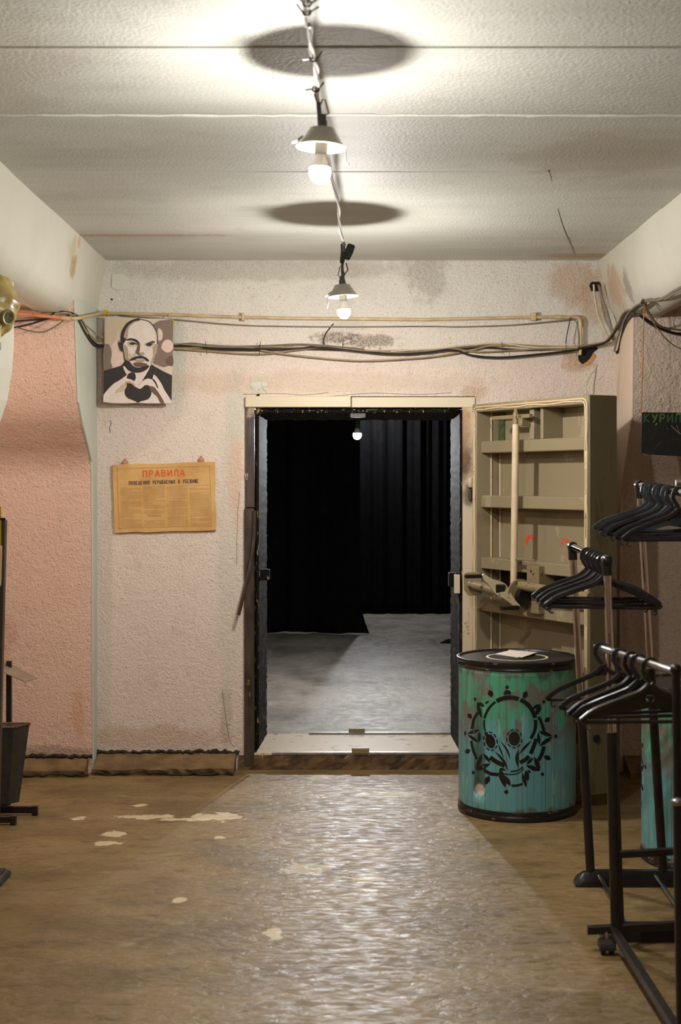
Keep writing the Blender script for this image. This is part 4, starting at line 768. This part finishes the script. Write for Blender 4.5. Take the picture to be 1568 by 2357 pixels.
def drum_parts(r):
    o = origin(r)
    mb = MB().lathe([(RB - .004, .012), (RB - .001, .05), (RB, .07), (RB, HB - .07), (RB - .001, HB - .045)], tuple(o), 96)
    body = mb.build('body', M['drum'], r, smooth=True)
    sd = body.modifiers.new('s', 'SOLIDIFY'); sd.thickness = .004; sd.offset = -1
    # round hole cut near the foot
    hp = P(1098, 1822, 7.0); cut = MB().tube([hp + Vector((-.035, -.08, 0)), hp + Vector((.035, .10, 0))], .034, 28).build('cutter', M['drum'])
    bo = body.modifiers.new('b', 'BOOLEAN'); bo.object = cut; bo.operation = 'DIFFERENCE'; bo.solver = 'EXACT'
    dg = bpy.context.evaluated_depsgraph_get(); me = bpy.data.meshes.new_from_object(body.evaluated_get(dg)); body.modifiers.clear(); body.data = me
    bpy.data.objects.remove(cut)
    MB().lathe([(RB - .02, HB - .045), (RB - .002, HB - .05), (RB + .005, HB - .040), (RB + .001, HB - .030), (RB + .003, HB - .022), (RB + .010, HB - .014), (RB + .010, HB - .003), (RB + .002, HB), (RB - .006, HB - .002), (RB - .010, HB - .010)], tuple(o), 96).build('top_rim', M['drumrim'], r, smooth=True)
    MB().lathe([(.001, HB - .009), (RB - .008, HB - .009), (RB - .008, HB - .02), (.001, HB - .02)], tuple(o), 72).build('lid', M['lid'], r)
    MB().lathe([(RB - .03, .004), (RB - .006, .0), (RB + .004, .004), (RB + .006, .018), (RB + .001, .028), (RB + .004, .038), (RB, .05)], tuple(o), 96).build('bottom_rim', M['drumrim'], r, smooth=True)
    MB().lathe([(.001, .02), (RB - .01, .02), (RB - .01, .014), (.001, .014)], tuple(o), 48).build('floor_plate', M['paper'], r)
    MB().lathe([(RB - .012, .02), (RB - .012, HB - .03)], tuple(o), 48).build('lining', M['paper'], r, smooth=True)
    MB().lathe([(.146, HB - .0088), (.158, HB - .0088), (.158, HB - .0078), (.146, HB - .0078)], tuple(o), 64, None, True).build('painted_ring', flat('ring_cream', 214, 206, 180), r)
    # stencilled emblem wrapped on the cylinder
    def W(cx, cy, rr=RB + .0009):
        px, py = 1020 + cx / 4.612, 1460 + cy / 4.612; d = Vector(((px - CX) / F, 1, (CY - py) / F))
        ox, oy = -DC.x, -DC.y; a = d.x ** 2 + d.y ** 2; b = 2 * (ox * d.x + oy * d.y); c = ox * ox + oy * oy - rr * rr
        disc = max(b * b - 4 * a * c, 0); t = (-b - math.sqrt(disc)) / (2 * a); return Vector((d.x * t, t, EYE + d.z * t))
    mb = MB()
    def fill(poly):   # polygon given in emblem coordinates; a thin curved patch
        n_ = len(poly); mb.add([W(*p) for p in poly] + [W(*p, RB - .001) for p in poly], [tuple(range(n_))] + [(i, (i + 1) % n_, n_ + (i + 1) % n_, n_ + i) for i in range(n_)])
    def stroke(pts, w0, taper=False):
        v = spline([Vector((*p, 0)) for p in pts], 5); n_ = len(v); Ls, Rs = [], []
        for i, p in enumerate(v):
            t = (v[min(i + 1, n_ - 1)] - v[max(i - 1, 0)]).normalized(); s_ = Vector((-t.y, t.x, 0)); k_ = w0 / 2 * (math.sin(math.pi * (i + .15) / (n_ - .7)) if taper else 1)
            Ls.append(p + s_ * k_); Rs.append(p - s_ * k_)
        for i in range(n_ - 1): fill([(q.x, q.y) for q in (Ls[i], Ls[i + 1], Rs[i + 1], Rs[i])])
    def leaf(p0, p1, w0, k_=.45):
        w0 *= 1.25
        a, b = Vector(p0), Vector(p1); t = (b - a); s_ = Vector((-t.y, t.x)).normalized() * w0 / 2
        fill([tuple(a), tuple(a + t * .25 + s_ * .75), tuple(a + t * k_ + s_), tuple(a + t * .75 + s_ * .7), tuple(b), tuple(a + t * .75 - s_ * .7), tuple(a + t * k_ - s_), tuple(a + t * .25 - s_ * .75)])
    def ell(cx, cy, rx, ry, rot=0, n_=24):
        c_, s_ = math.cos(rot), math.sin(rot); fill([(cx + rx * math.cos(a) * c_ - ry * math.sin(a) * s_, cy + rx * math.cos(a) * s_ + ry * math.sin(a) * c_) for a in [2 * math.pi * i / n_ for i in range(n_)]])
    def arc(cx, cy, R_, a0, a1, w0):
        stroke([(cx + R_ * math.cos(math.radians(a0 + (a1 - a0) * i / 8)), cy - R_ * math.sin(math.radians(a0 + (a1 - a0) * i / 8))) for i in range(9)], w0)
    for a in ((70, 121, 44), (12, 66, 46), (-36, 8, 36), (124, 169, 26), (172, 198, 18), (200, 232, 34)): arc(710, 945, 274, *a)
    stroke([(500, 1305), (560, 1350), (655, 1395)], 46); stroke([(818, 1362), (870, 1335), (915, 1295)], 44); stroke([(990, 1108), (968, 1180), (930, 1268)], 42, False)
    for pts, w0 in (([(372, 830), (330, 900), (308, 1005)], 30), ([(300, 1130), (320, 1230), (358, 1325)], 28), ([(435, 1440), (500, 1478), (590, 1490)], 36), ([(728, 1608), (790, 1605), (848, 1588)], 26), ([(1015, 875), (1050, 950), (1075, 1040)], 32), ([(1072, 1190), (1050, 1270), (1010, 1345)], 38), ([(448, 738), (466, 720), (486, 714)], 18), ([(878, 718), (910, 735), (936, 762)], 18)): stroke(pts, w0)
    for a, b, w0 in (((652, 648), (682, 590), 34), ((710, 648), (690, 590), 34), ((360, 725), (445, 765), 32), ((360, 725), (410, 890), 34), ((1040, 745), (945, 790), 36), ((1038, 750), (985, 865), 42), ((258, 1055), (390, 1015), 28), ((262, 1065), (385, 1150), 28), ((385, 1035), (385, 1150), 30),
        ((1165, 1082), (1010, 1030), 36), ((1165, 1085), (1020, 1190), 36), ((1010, 1040), (1025, 1180), 30), ((350, 1445), (415, 1265), 36), ((352, 1445), (505, 1370), 42), ((425, 1265), (505, 1365), 30), ((1030, 1450), (970, 1300), 42), ((1030, 1450), (880, 1390), 42), ((960, 1310), (885, 1385), 30),
        ((600, 1425), (665, 1630), 54), ((650, 1500), (720, 1612), 40), ((840, 1470), (888, 1630), 34), ((880, 1440), (902, 1565), 44), ((600, 1425), (665, 1440), 26), ((905, 1440), (925, 1475), 26),
        ((490, 590), (520, 668), 46), ((890, 602), (855, 686), 46), ((262, 840), (305, 895), 38), ((1140, 888), (1076, 928), 40), ((232, 1256), (290, 1225), 42), ((1147, 1328), (1068, 1292), 44), ((492, 1500), (448, 1598), 46)): leaf(a, b, w0)
    for c_ in ((680, 562, 18, 20), (340, 690, 13, 20), (1070, 716, 16, 19), (235, 1050, 10, 22), (1198, 1082, 18, 20), (320, 1468, 14, 18), (1056, 1485, 18, 20), (672, 1674, 22, 22)): ell(*c_)
    ell(503, 1135, 50, 76, -.28); ell(757, 1108, 60, 75)
    for (cx, cy, rx, ry, rot) in ((503, 1135, 70, 98, -.28), (757, 1108, 80, 96, 0)):
        for k_ in range(9):
            a0 = k_ * 2 * math.pi / 9; pts = []
            for i in range(4):
                a = a0 + i * .15; x, y = rx * math.cos(a), ry * math.sin(a); pts.append((cx + x * math.cos(rot) - y * math.sin(rot), cy + x * math.sin(rot) + y * math.cos(rot)))
            stroke(pts, 14)
    for pts, w0 in (([(585, 1160), (610, 1230), (650, 1322)], 16), ([(612, 1135), (680, 1230), (716, 1330)], 20), ([(548, 1240), (640, 1340), (692, 1448)], 28), ([(802, 1222), (786, 1320), (800, 1420)], 40), ([(938, 1130), (870, 1200), (806, 1275)], 28)): stroke(pts, w0, True)
    stroke([(640, 1480), (720, 1488), (800, 1475), (858, 1425)], 12); stroke([(715, 1454), (790, 1448), (850, 1408)], 16)
    mb.build('emblem', M['stencil'], r)
drum_parts(dr)
def copy_tree(o, parent=None):
    c = o.copy(); col.objects.link(c)
    if parent: c.parent = parent
    for ch in list(o.children): copy_tree(ch, c)
    return c
d2 = copy_tree(dr); d2.location = (1.632, 6.31, 0); d2.rotation_euler.z = math.radians(-114)
d2['label'] = 'second turquoise drip-painted drum, mostly hidden behind the garment racks'
for ch in d2.children:
    if ch.name.startswith('emblem'): pass
mb = MB(); mb.prism([P(1142, 1506, 7.3), P(1163, 1496, 7.42), P(1232, 1499, 7.40), P(1226, 1506, 7.24), P(1192, 1511, 7.12)], (0, 0, .002))
zl = HB - .007
sheet = [(x, y, zl) for x, y in (((1142 - CX) * 7.33 / F, 7.36), ((1163 - CX) * 7.46 / F, 7.47), ((1233 - CX) * 7.42 / F, 7.43), ((1222 - CX) * 7.28 / F, 7.30), ((1192 - CX) * 7.22 / F, 7.22))]
ps = thing('paper_sheets', 'crumpled pinkish-white paper lying on the lid of the nearer drum', 'paper', (1.0, 7.35, zl))
MB().prism(sheet, (0, 0, .003)).build('sheet', M['paper'], ps)
MB().prism([(x * .9 + .11, y - .02 + (.02 if i % 2 else 0), z + .003 + .006 * (i % 2)) for i, (x, y, z) in enumerate(sheet)], (0, 0, .002)).build('sheet', M['paper'], ps)

# ================================================================== GARMENT RACKS
def post(r, top, bot, split, r1, r2, m1='chrome', m2='blacktube'):
    top, bot = Vector(top), Vector(bot); s_ = top + (bot - top) * split
    a = MB().tube([top, s_], r1, 14).build('upper_post', M[m1], r, smooth=True); b = MB().tube([s_ - (bot - top) * .01, bot], r2, 14).build('lower_post', M[m2], r, smooth=True); return a, b
YFa, YNe = 5.9, 5.2
r2 = thing('garment_rack', 'two-rail chrome garment rack with black feet, standing beyond the lower rack', 'garment rack', P(1440, 2040, YFa))
tf1, bf1 = P(1318, 1258, YFa), P(1360, 2014, YFa); tn1, bn1 = P(1397, 1290, YNe), P(1426, 2132, YNe); tf2, bf2 = P(1472, 1117, YFa), P(1527, 2014, YFa); tn2, bn2 = P(1580, 1136, YNe), P(1622, 2132, YNe)
for t_, b_ in ((tf1, bf1), (tn1, bn1), (tf2, bf2), (tn2, bn2)): post(r2, t_, b_, .48, .0145, .0185)
for a, b in ((tf1, tn1), (tf2, tn2)):
    MB().tube([a, b], .0145, 14).build('rail', M['chrome'], r2, smooth=True)
    for p, q in ((a, b), (b, a)):
        d = (p - q).normalized(); MB().tube([p - d * .018, p + d * .012, p + d * .022, p + d * .026], [.0205, .0205, .017, .006], 14).build('end_cap', M['blackplastic'], r2, smooth=True)
        MB().tube([p, p + Vector((.002, 0, -.055))], .0185, 14).build('corner_socket', M['blackplastic'], r2, smooth=True)
def foot(r, xa, xb, Y, h):
    n_ = 10; mb = MB(); prof = []
    xs = [xa, xa + .012, xa + .04, xa + .09] + [xa + .09 + (xb - xa - .09) * i / 6 for i in range(1, 7)]; hs = [.3, .62, .9, 1.0, 1, 1, 1, 1, 1, 1]
    for x, k_ in zip(xs, hs): prof += [(x, Y - .035, 0), (x, Y - .032, h * .55 * k_), (x, Y - .015, h * k_), (x, Y + .015, h * k_), (x, Y + .032, h * .55 * k_), (x, Y + .035, 0)]
    m_ = len(xs); fs = [(i * 6 + q, i * 6 + (q + 1) % 6, (i + 1) * 6 + (q + 1) % 6, (i + 1) * 6 + q) for i in range(m_ - 1) for q in range(6)] + [(0, 1, 2, 3, 4, 5), tuple(range((m_ - 1) * 6, m_ * 6))]
    return mb.add(prof, fs).build('foot', M['blackplastic'], r, smooth=True)
foot(r2, P(1322, 0, YFa).x, 1.56, YFa, .062); foot(r2, P(1384, 0, YNe).x, 1.40, YNe, .062)
for (p, q) in ((P(1380, 2016, YFa - .02), P(1452, 2146, YNe + .02)), (P(1510, 2016, YFa - .02), P(1600, 2146, YNe + .02))): MB().tube([p, q], .0085, 10).build('base_rod', M['chrome'], r2, smooth=True)
# lower rack near the camera
Y1, Y0 = 5.05, 4.08
r1 = thing('garment_rack', 'low black wheeled garment rack nearest the camera, at the right edge', 'garment rack', P(1480, 2190, Y1))
ra, rb = P(1380, 1490, Y1 + .04), P(1556, 1547, Y0)
MB().tube([ra, rb], .0125, 14).build('rail', M['steel'], r1, smooth=True)
MB().tube([ra - Vector((.012, -.02, -.003)), ra], [.008, .0125], 12).build('rail_tip', M['chrome'], r1, smooth=True)
post(r1, P(1403, 1500, Y1), P(1419, 2140, Y1), .30, .0125, .0195, 'chrome')
MB().tube([P(1557, 1540, Y0), P(1561, 1850, Y0)], .0125, 12).build('upper_post', M['blacktube'], r1, smooth=True)
MB().tube([P(1564, 1848, Y0), P(1573, 2388, Y0)], .019, 14).build('lower_post', M['blacktube'], r1, smooth=True)
MB().sphere(P(1556, 1541, Y0), .017, 12, 8).build('corner_cap', M['blacktube'], r1, smooth=True)
mb = MB(); mb.sphere(P(1560, 1846, Y0 - .02), .016, 12, 8, (1.3, 1, .8)); mb.build('clamp_knob', M['steel'], r1, smooth=True)
post(r1, P(1592, 1112, Y1), P(1612, 2130, Y1), .45, .0125, .0195, 'chrome')
MB().tube([P(1556, 1112, Y1), P(1598, 1112, Y1)], .011, 10).build('side_arm', M['steel'], r1, smooth=True)
def bar(r, a, b, wd, ht, nm, m_='blacktube'):
    a, b = Vector(a), Vector(b); return MB().ribbon([a, b], wd, ht, (0, 0, 1)).build(nm, M[m_], r, bevel=.002)
bar(r1, P(1352, 2141, Y1), P(1650, 2124, Y1), .026, .028, 'base_bar'); bar(r1, P(1412, 1967, Y1), P(1612, 1956, Y1), .024, .024, 'cross_bar')
bar(r1, P(1412, 2139, Y1), P(1585, 2412, Y0 - .05), .028, .026, 'base_bar')
bar(r1, (P(1585, 2412, Y0 - .05).x - .07, Y0 - .04, .093), (1.30, Y0 - .04, .093), .026, .028, 'base_bar')
def caster(r, x, Y, ztop):
    mb = MB(); mb.tube([(x, Y, ztop), (x, Y, .05)], .008, 8); mb.build('caster_stem', M['steel'], r, smooth=True)
    for s_ in (-1, 1): MB().lathe([(.001, -.009), (.020, -.009), (.024, -.005), (.024, .005), (.020, .009), (.001, .009)], (x + s_ * .015, Y, .0245), 20, Matrix.Rotation(math.pi / 2, 3, 'Y')).build('caster_wheel', M['blackplastic'], r, smooth=True)
    mb = MB(); prof = [(.030 * math.cos(a), .030 * math.sin(a)) for a in [math.radians(-10 + 20 * i) for i in range(11)]]
    mb.prism([(x - .028, Y + p[0], .026 + p[1]) for p in prof], (.056, 0, 0)); mb.build('caster_hood', M['darkmetal'], r, smooth=False)
caster(r1, P(1396, 0, Y1).x, Y1 - .01, .08); caster(r1, 1.28, Y1, .08); caster(r1, .93, Y0 - .04, .08); caster(r1, 1.26, Y0 - .04, .08)

# hangers ------------------------------------------------------------------------
def hanger(m_, gusset=False, wide=.215, name='clothes_hanger'):
    r = thing(name, 'x', 'hanger', (0, 0, 0)); Rk = .0215
    hk = [(Rk * math.cos(a), 0, Rk * math.sin(a)) for a in [math.radians(-25 + 205 * i / 11) for i in range(12)]]
    hk += [(-.023, 0, -.012), (-.016, 0, -.028), (-.006, 0, -.042), (0, 0, -.058)]
    MB().ribbon(hk, .015, .010, (0, 1, 0)).build('hook', m_, r, bevel=.002)
    for s_ in (-1, 1):
        pts = [(0, 0, -.052), (.012 * s_, 0, -.066), (.035 * s_, 0, -.083), (.075 * s_, 0, -.099), (.125 * s_, 0, -.117), (.175 * s_, 0, -.138), (wide * s_, 0, -.168)]
        MB().ribbon(spline(pts, 4), .018, .015, (0, 1, 0)).build('shoulder', m_, r, bevel=.003, smooth=False)
        MB().ribbon([(s_ * (wide - .02), 0, -.176), (s_ * (wide - .018), 0, -.190), (s_ * (wide - .026), 0, -.196), (s_ * (wide - .032), 0, -.190)], .004, .006, (0, 1, 0)).build('strap_hook', m_, r)
    MB().ribbon([(-wide, 0, -.166), (-wide + .02, 0, -.171), (wide - .02, 0, -.171), (wide, 0, -.166)], .011, .008, (0, 1, 0)).build('bar', m_, r, bevel=.002)
    if gusset:
        out = [(-.006, -.045), (-.03, -.085), (-.08, -.107), (-.145, -.132), (-.195, -.160), (-.12, -.150), (0, -.128), (.12, -.150), (.195, -.160), (.145, -.132), (.08, -.107), (.03, -.085), (.006, -.045)]
        hole = [(.014 * math.cos(a), -.098 + .012 * math.sin(a)) for a in [2 * math.pi * i / 16 for i in range(16)]]
        bm = bmesh.new(); ov = [bm.verts.new((x, -.002, z)) for x, z in out]; hv = [bm.verts.new((x, -.002, z)) for x, z in hole]
        ed = [bm.edges.new((ov[i], ov[(i + 1) % len(ov)])) for i in range(len(ov))] + [bm.edges.new((hv[i], hv[(i + 1) % 16])) for i in range(16)]
        bmesh.ops.triangle_fill(bm, use_beauty=True, edges=ed, use_dissolve=False)
        me = bpy.data.meshes.new('web'); 
        ex = bmesh.ops.extrude_face_region(bm, geom=bm.faces[:]); bmesh.ops.translate(bm, verts=[v for v in ex['geom'] if isinstance(v, bmesh.types.BMVert)], vec=(0, .004, 0)); bmesh.ops.recalc_face_normals(bm, faces=bm.faces)
        bm.to_mesh(me); bm.free(); me.materials.append(m_); o = bpy.data.objects.new('web', me); col.objects.link(o); o.parent = r
    else:
        MB().prism([(x, -.0015, z) for x, z in [(-.004, -.05), (-.02, -.074), (-.06, -.094), (0, -.088), (.06, -.094), (.02, -.074), (.004, -.05)]], (0, .003, 0)).build('web', m_, r)
    return r
protos = {k: hanger(M[m_], g) for k, (m_, g) in {'black': ('hangerblack', False), 'grey': ('hangergrey', True), 'olive': ('hangerolive', True)}.items()}
used = set(); ordn = ['nearest', 'second', 'third', 'fourth', 'fifth', 'sixth', 'seventh', 'eighth', 'ninth', 'tenth']
def hang(kind, a, b, t, yaw, tilt, label, group, dx=0):
    p = a * (1 - t) + b * t
    if kind not in used: used.add(kind); h = protos[kind]
    else: h = copy_tree(protos[kind])
    h.location = (p.x + dx, p.y, p.z - .0075); h.rotation_euler = (0, math.radians(tilt), math.radians(yaw)); h['label'] = label; h['group'] = group
    return h
g1, g2, g3 = 'hangers on the lower chrome rail', 'hangers on the upper chrome rail', 'hangers on the low wheeled rack'
for i, t in enumerate((.93, .85, .77, .70, .62, .55, .47)):
    hang('black', tf1, tn1, t, [0, -7, 5, -9, 4, -12, -6][i], [1, -1, 2, -2, 1, -3, 0][i], 'glossy black plastic hanger, %s from the near end of the lower chrome rail' % ordn[i], g1)
tt = [.86, .74, .64, .55, .46, .38, .27, .20]
for i, t in enumerate(tt):
    k_ = 'grey' if i in (7, 6, 4, 2) else 'black'
    hang(k_, tf2, tn2, t, [4, -6, 6, -8, 5, -10, -6, -2][i], [0, 1, -2, 2, -1, 3, -4, 2][i], '%s plastic hanger, %s from the near end of the upper chrome rail' % ('dark grey' if k_ == 'grey' else 'black', ordn[i]), g2)
for i, (t, k_, yw, tl) in enumerate(((.71, 'olive', 2, 0), (.57, 'black', -10, -3), (.47, 'black', 8, -1), (.32, 'black', -14, -4), (.035, 'black', -20, -5))):
    lab = ['dark olive plastic hanger with a round hole, frontmost on the low rack', 'black hanger just behind the olive one on the low rack', 'black hanger in the middle of the low rack rail', 'black hanger behind the middle one on the low rack', 'black hanger alone at the far tip of the low rack rail'][i]
    hang(k_, ra, rb, t, yw, tl, lab, g3)

# ================================================================== SMOKING SIGN ON THE RIGHT
sg = thing('hanging_sign', 'small black hanging sign with green Cyrillic letters before the right alcove', 'sign', P(1530, 1050, 7.33))
YS = 7.33
MB().prism([P(1478, 949, YS), P(1600, 950, YS), P(1600, 1052, YS), P(1475.5, 1045, YS)], (0, .012, 0)).build('board', mat('sign_black', (.010, .010, .009, 1), .4, 0, .4, 30), sg, bevel=.001)
gm = [flat('sign_green', 40, 74, 40), flat('sign_green_bright', 62, 98, 34)]
for ch, x0, x1, k_ in (('К', 1482, 1496, 0), ('У', 1501, 1515, 1), ('Р', 1518, 1532, 1), ('И', 1536, 1550, 0), ('Л', 1553, 1568, 0)):
    mb = MB(); write(mb, ch, x0, x1, 972, 953, lambda x, y: P(x, y, YS - .001), .0085, (0, 1, 0)); mb.build('letter', gm[k_], sg)
for pts, m_, wd in (([(1545, 980), (1554, 988), (1561, 995), (1568, 999), (1580, 1002)], 'cable_tan', .003), ([(1534, 984), (1538, 988), (1540, 989)], 'cable_grey', .002), ([(1478, 1043), (1484, 1046), (1492, 1047)], 'cable_grey', .003), ([(1510, 1028), (1518, 1022), (1524, 1015)], 'darkmetal', .006), ([(1510, 979), (1512, 974)], 'cable_tan', .005), ([(1557, 954), (1562, 952), (1568, 953)], 'cable_white', .002), ([(1558, 978), (1562, 990), (1564, 996)], 'cable_tan', .002)):
    MB().ribbon(spline([P(x, y, YS - .0012) for x, y in pts], 4), wd, .0005, (0, 1, 0)).build('scratch', M[m_], sg)
o = MB().tube([P(1483, 700, 7.345), P(1480, 830, 7.34), P(1476.5, 953, 7.335)], .0028, 6).build('orange_string', M['string'], None); tag(o, 'taut orange-brown string from the cable knot down to the black sign', 'string')

# ================================================================== LEFT EDGE: GAS MASK, STAND, LITTER BIN
gmk = thing('gas_mask', 'yellowish rubber gas mask with round lens, hung on the flared column at the left', 'gas mask', P(-14, 706, 6.03))
oc_ = Vector(P(-14, 706, 6.03)); mb = MB(); nu, nvv = 40, 30; vs = []
for j in range(nvv + 1):
    th = math.pi * j / nvv
    for i in range(nu):
        ph = 2 * math.pi * i / nu; x, y, z = math.sin(th) * math.cos(ph), math.sin(th) * math.sin(ph), math.cos(th)
        k_ = 1.0 - .30 * max(0, -z) ** 1.4; wr = 1 + .035 * math.sin(ph * 3 + z * 9) + .022 * math.sin(z * 17 + ph * 2) + .02 * math.sin(ph * 7)
        vs.append(oc_ + Vector((x * .104 * k_ * wr, y * .098 * wr, z * .137 * (1.0 if z > 0 else 1.0) * wr)))
mb.add(vs, [(j * nu + i, j * nu + (i + 1) % nu, (j + 1) * nu + (i + 1) % nu, (j + 1) * nu + i) for j in range(nvv) for i in range(nu)]); mb.build('face_piece', M['rubber'], gmk, smooth=True)
for s_ in (1, -1):
    c = oc_ + Vector((.072 * s_, -.066, -.052)); d = Vector((.82 * s_, -.6, -.16)).normalized(); q = d.to_track_quat('Z', 'Y').to_matrix()
    MB().lathe([(.024, -.012), (.033, -.012), (.034, .006), (.031, .011), (.025, .010), (.023, .002)], c, 28, q).build('lens_ring', M['maskmetal'], gmk, smooth=True)
    MB().lathe([(.0005, .003), (.012, .0028), (.025, .001)], c, 24, q).build('lens', M['glassdark'], gmk, smooth=True)
MB().tube([oc_ + Vector((.012, -.06, -.085)), oc_ + Vector((.026, -.09, -.130)), oc_ + Vector((.030, -.095, -.165))], [.036, .026, .022], 16).build('snout', M['rubber'], gmk, smooth=True)
MB().tube([oc_ + Vector((.030, -.095, -.163)), oc_ + Vector((.031, -.097, -.190))], .022, 18).build('filter_socket', M['darkmetal'], gmk, smooth=True)
YSt = 5.95
std = thing('display_stand', 'tall dark metal stand at the left edge with yellow tape and red sticker', 'stand', P(-20, 2040, YSt))
MB().hexa([Vector((P(-8, 0, YSt).x - .30, YSt, .02)), Vector((P(-8, 0, YSt).x, YSt, .02)), Vector((P(-8, 0, YSt).x, YSt + .04, .02)), Vector((P(-8, 0, YSt).x - .30, YSt + .04, .02)),
    P(-200, 1197, YSt), P(12, 1197, YSt), P(12, 1197, YSt) + Vector((0, .04, 0)), P(-200, 1197, YSt) + Vector((0, .04, 0))]).build('panel', mat('stand_brown', srgb(58, 46, 36), .45, 0, .2), std, bevel=.003)
MB().hexa([P(-200, 1197, YSt - .003), P(12.5, 1197, YSt - .003), P(12.5, 1197, YSt + .045), P(-200, 1197, YSt + .045), P(-200, 1192, YSt - .003), P(12.5, 1192, YSt - .003), P(12.5, 1192, YSt + .045), P(-200, 1192, YSt + .045)]).build('top_cap', M['blackplastic'], std)
MB().prism([P(-60, 1165, YSt - .002), P(2.5, 1166, YSt - .002), P(2.5, 1254, YSt - .002), P(-60, 1254, YSt - .002)], (0, .0015, 0)).build('tape', M['tape'], std)
MB().prism([P(-60, 1255, YSt - .004), P(3, 1255, YSt - .004), P(5, 1258, YSt - .004), P(3, 1340, YSt - .004), P(1.5, 1349, YSt - .004), P(-60, 1349, YSt - .004)], (0, .0015, 0)).build('sticker', flat('sticker_cream', 214, 190, 150), std)
MB().prism([P(-50, 1264, YSt - .005), P(.8, 1264, YSt - .005), P(.3, 1335, YSt - .005), P(-50, 1335, YSt - .005)], (0, .0008, 0)).build('sticker_print', M['red'], std)
MB().hexa([Vector((-1.72, 5.84, 0)), Vector((-1.40, 5.84, 0)), Vector((-1.395, 6.06, 0)), Vector((-1.72, 6.06, 0)), Vector((-1.72, 5.87, .05)), Vector((-1.42, 5.87, .03)), Vector((-1.415, 6.04, .035)), Vector((-1.72, 6.04, .05))]).build('base', M['darkmetal'], std, bevel=.012, segs=3)
bn = thing('litter_bin', 'dark tapered litter bin with slanted plate roof on a post, by the pink wall', 'bin', P(-10, 1890, 7.05))
t4 = [(-1.86, 7.0), (-1.611, 7.0), (-1.56, 7.11), (-1.83, 7.14)]; b4 = [(-1.80, 7.0), (-1.638, 6.99), (-1.598, 7.05), (-1.78, 7.09)]
zt_, zb_ = .468, .085
MB().hexa([Vector((x, y, zb_)) for x, y in b4] + [Vector((x, y, zt_ - .006)) for x, y in t4]).build('bucket', M['darkmetal'], bn, bevel=.003)
mb = MB()
for i in range(4): a, b = Vector((*t4[i], zt_ - .006)), Vector((*t4[(i + 1) % 4], zt_ - .006)); mb.tube([a, b], .006, 6)
mb.build('bucket_rim', mat('bin_rim_brown', srgb(78, 52, 36), .5), bn)
xp = P(21, 0, 7.17).x
MB().box((xp - .013, 7.157, .05), (xp + .013, 7.183, P(0, 1521, 7.17).z)).build('post', M['blacktube'], bn, bevel=.002)
MB().prism([P(86, 1562, 7.22), P(58, 1570.5, 7.04), P(-20, 1537, 7.04), P(8, 1520, 7.22)], (0, 0, .004)).build('roof_plate', mat('bin_plate', srgb(140, 122, 102), .4, .3), bn)
zl_ = .03
for (x0, y0, x1, y1) in ((-1.95, 7.13, P(85, 0, 7.13).x, 7.13), (-1.95, 6.93, P(35, 0, 6.93).x, 6.93)): MB().box((x0, y0 - .014, .012), (x1, y0 + .014, .044)).build('foot_bar', M['blacktube'], bn, bevel=.002)
MB().ribbon([(xp - .19, 6.92, .055), (xp, 7.17, .055)], .026, .024, (0, 0, 1)).build('foot_link', M['blacktube'], bn)
for (x, y) in ((P(80, 0, 7.13).x, 7.13), (P(30, 0, 6.93).x, 6.93), (-1.93, 7.13), (-1.93, 6.93)): MB().box((x - .012, y - .016, 0), (x + .016, y + .016, .047)).build('foot_cap', M['blackplastic'], bn, bevel=.002)
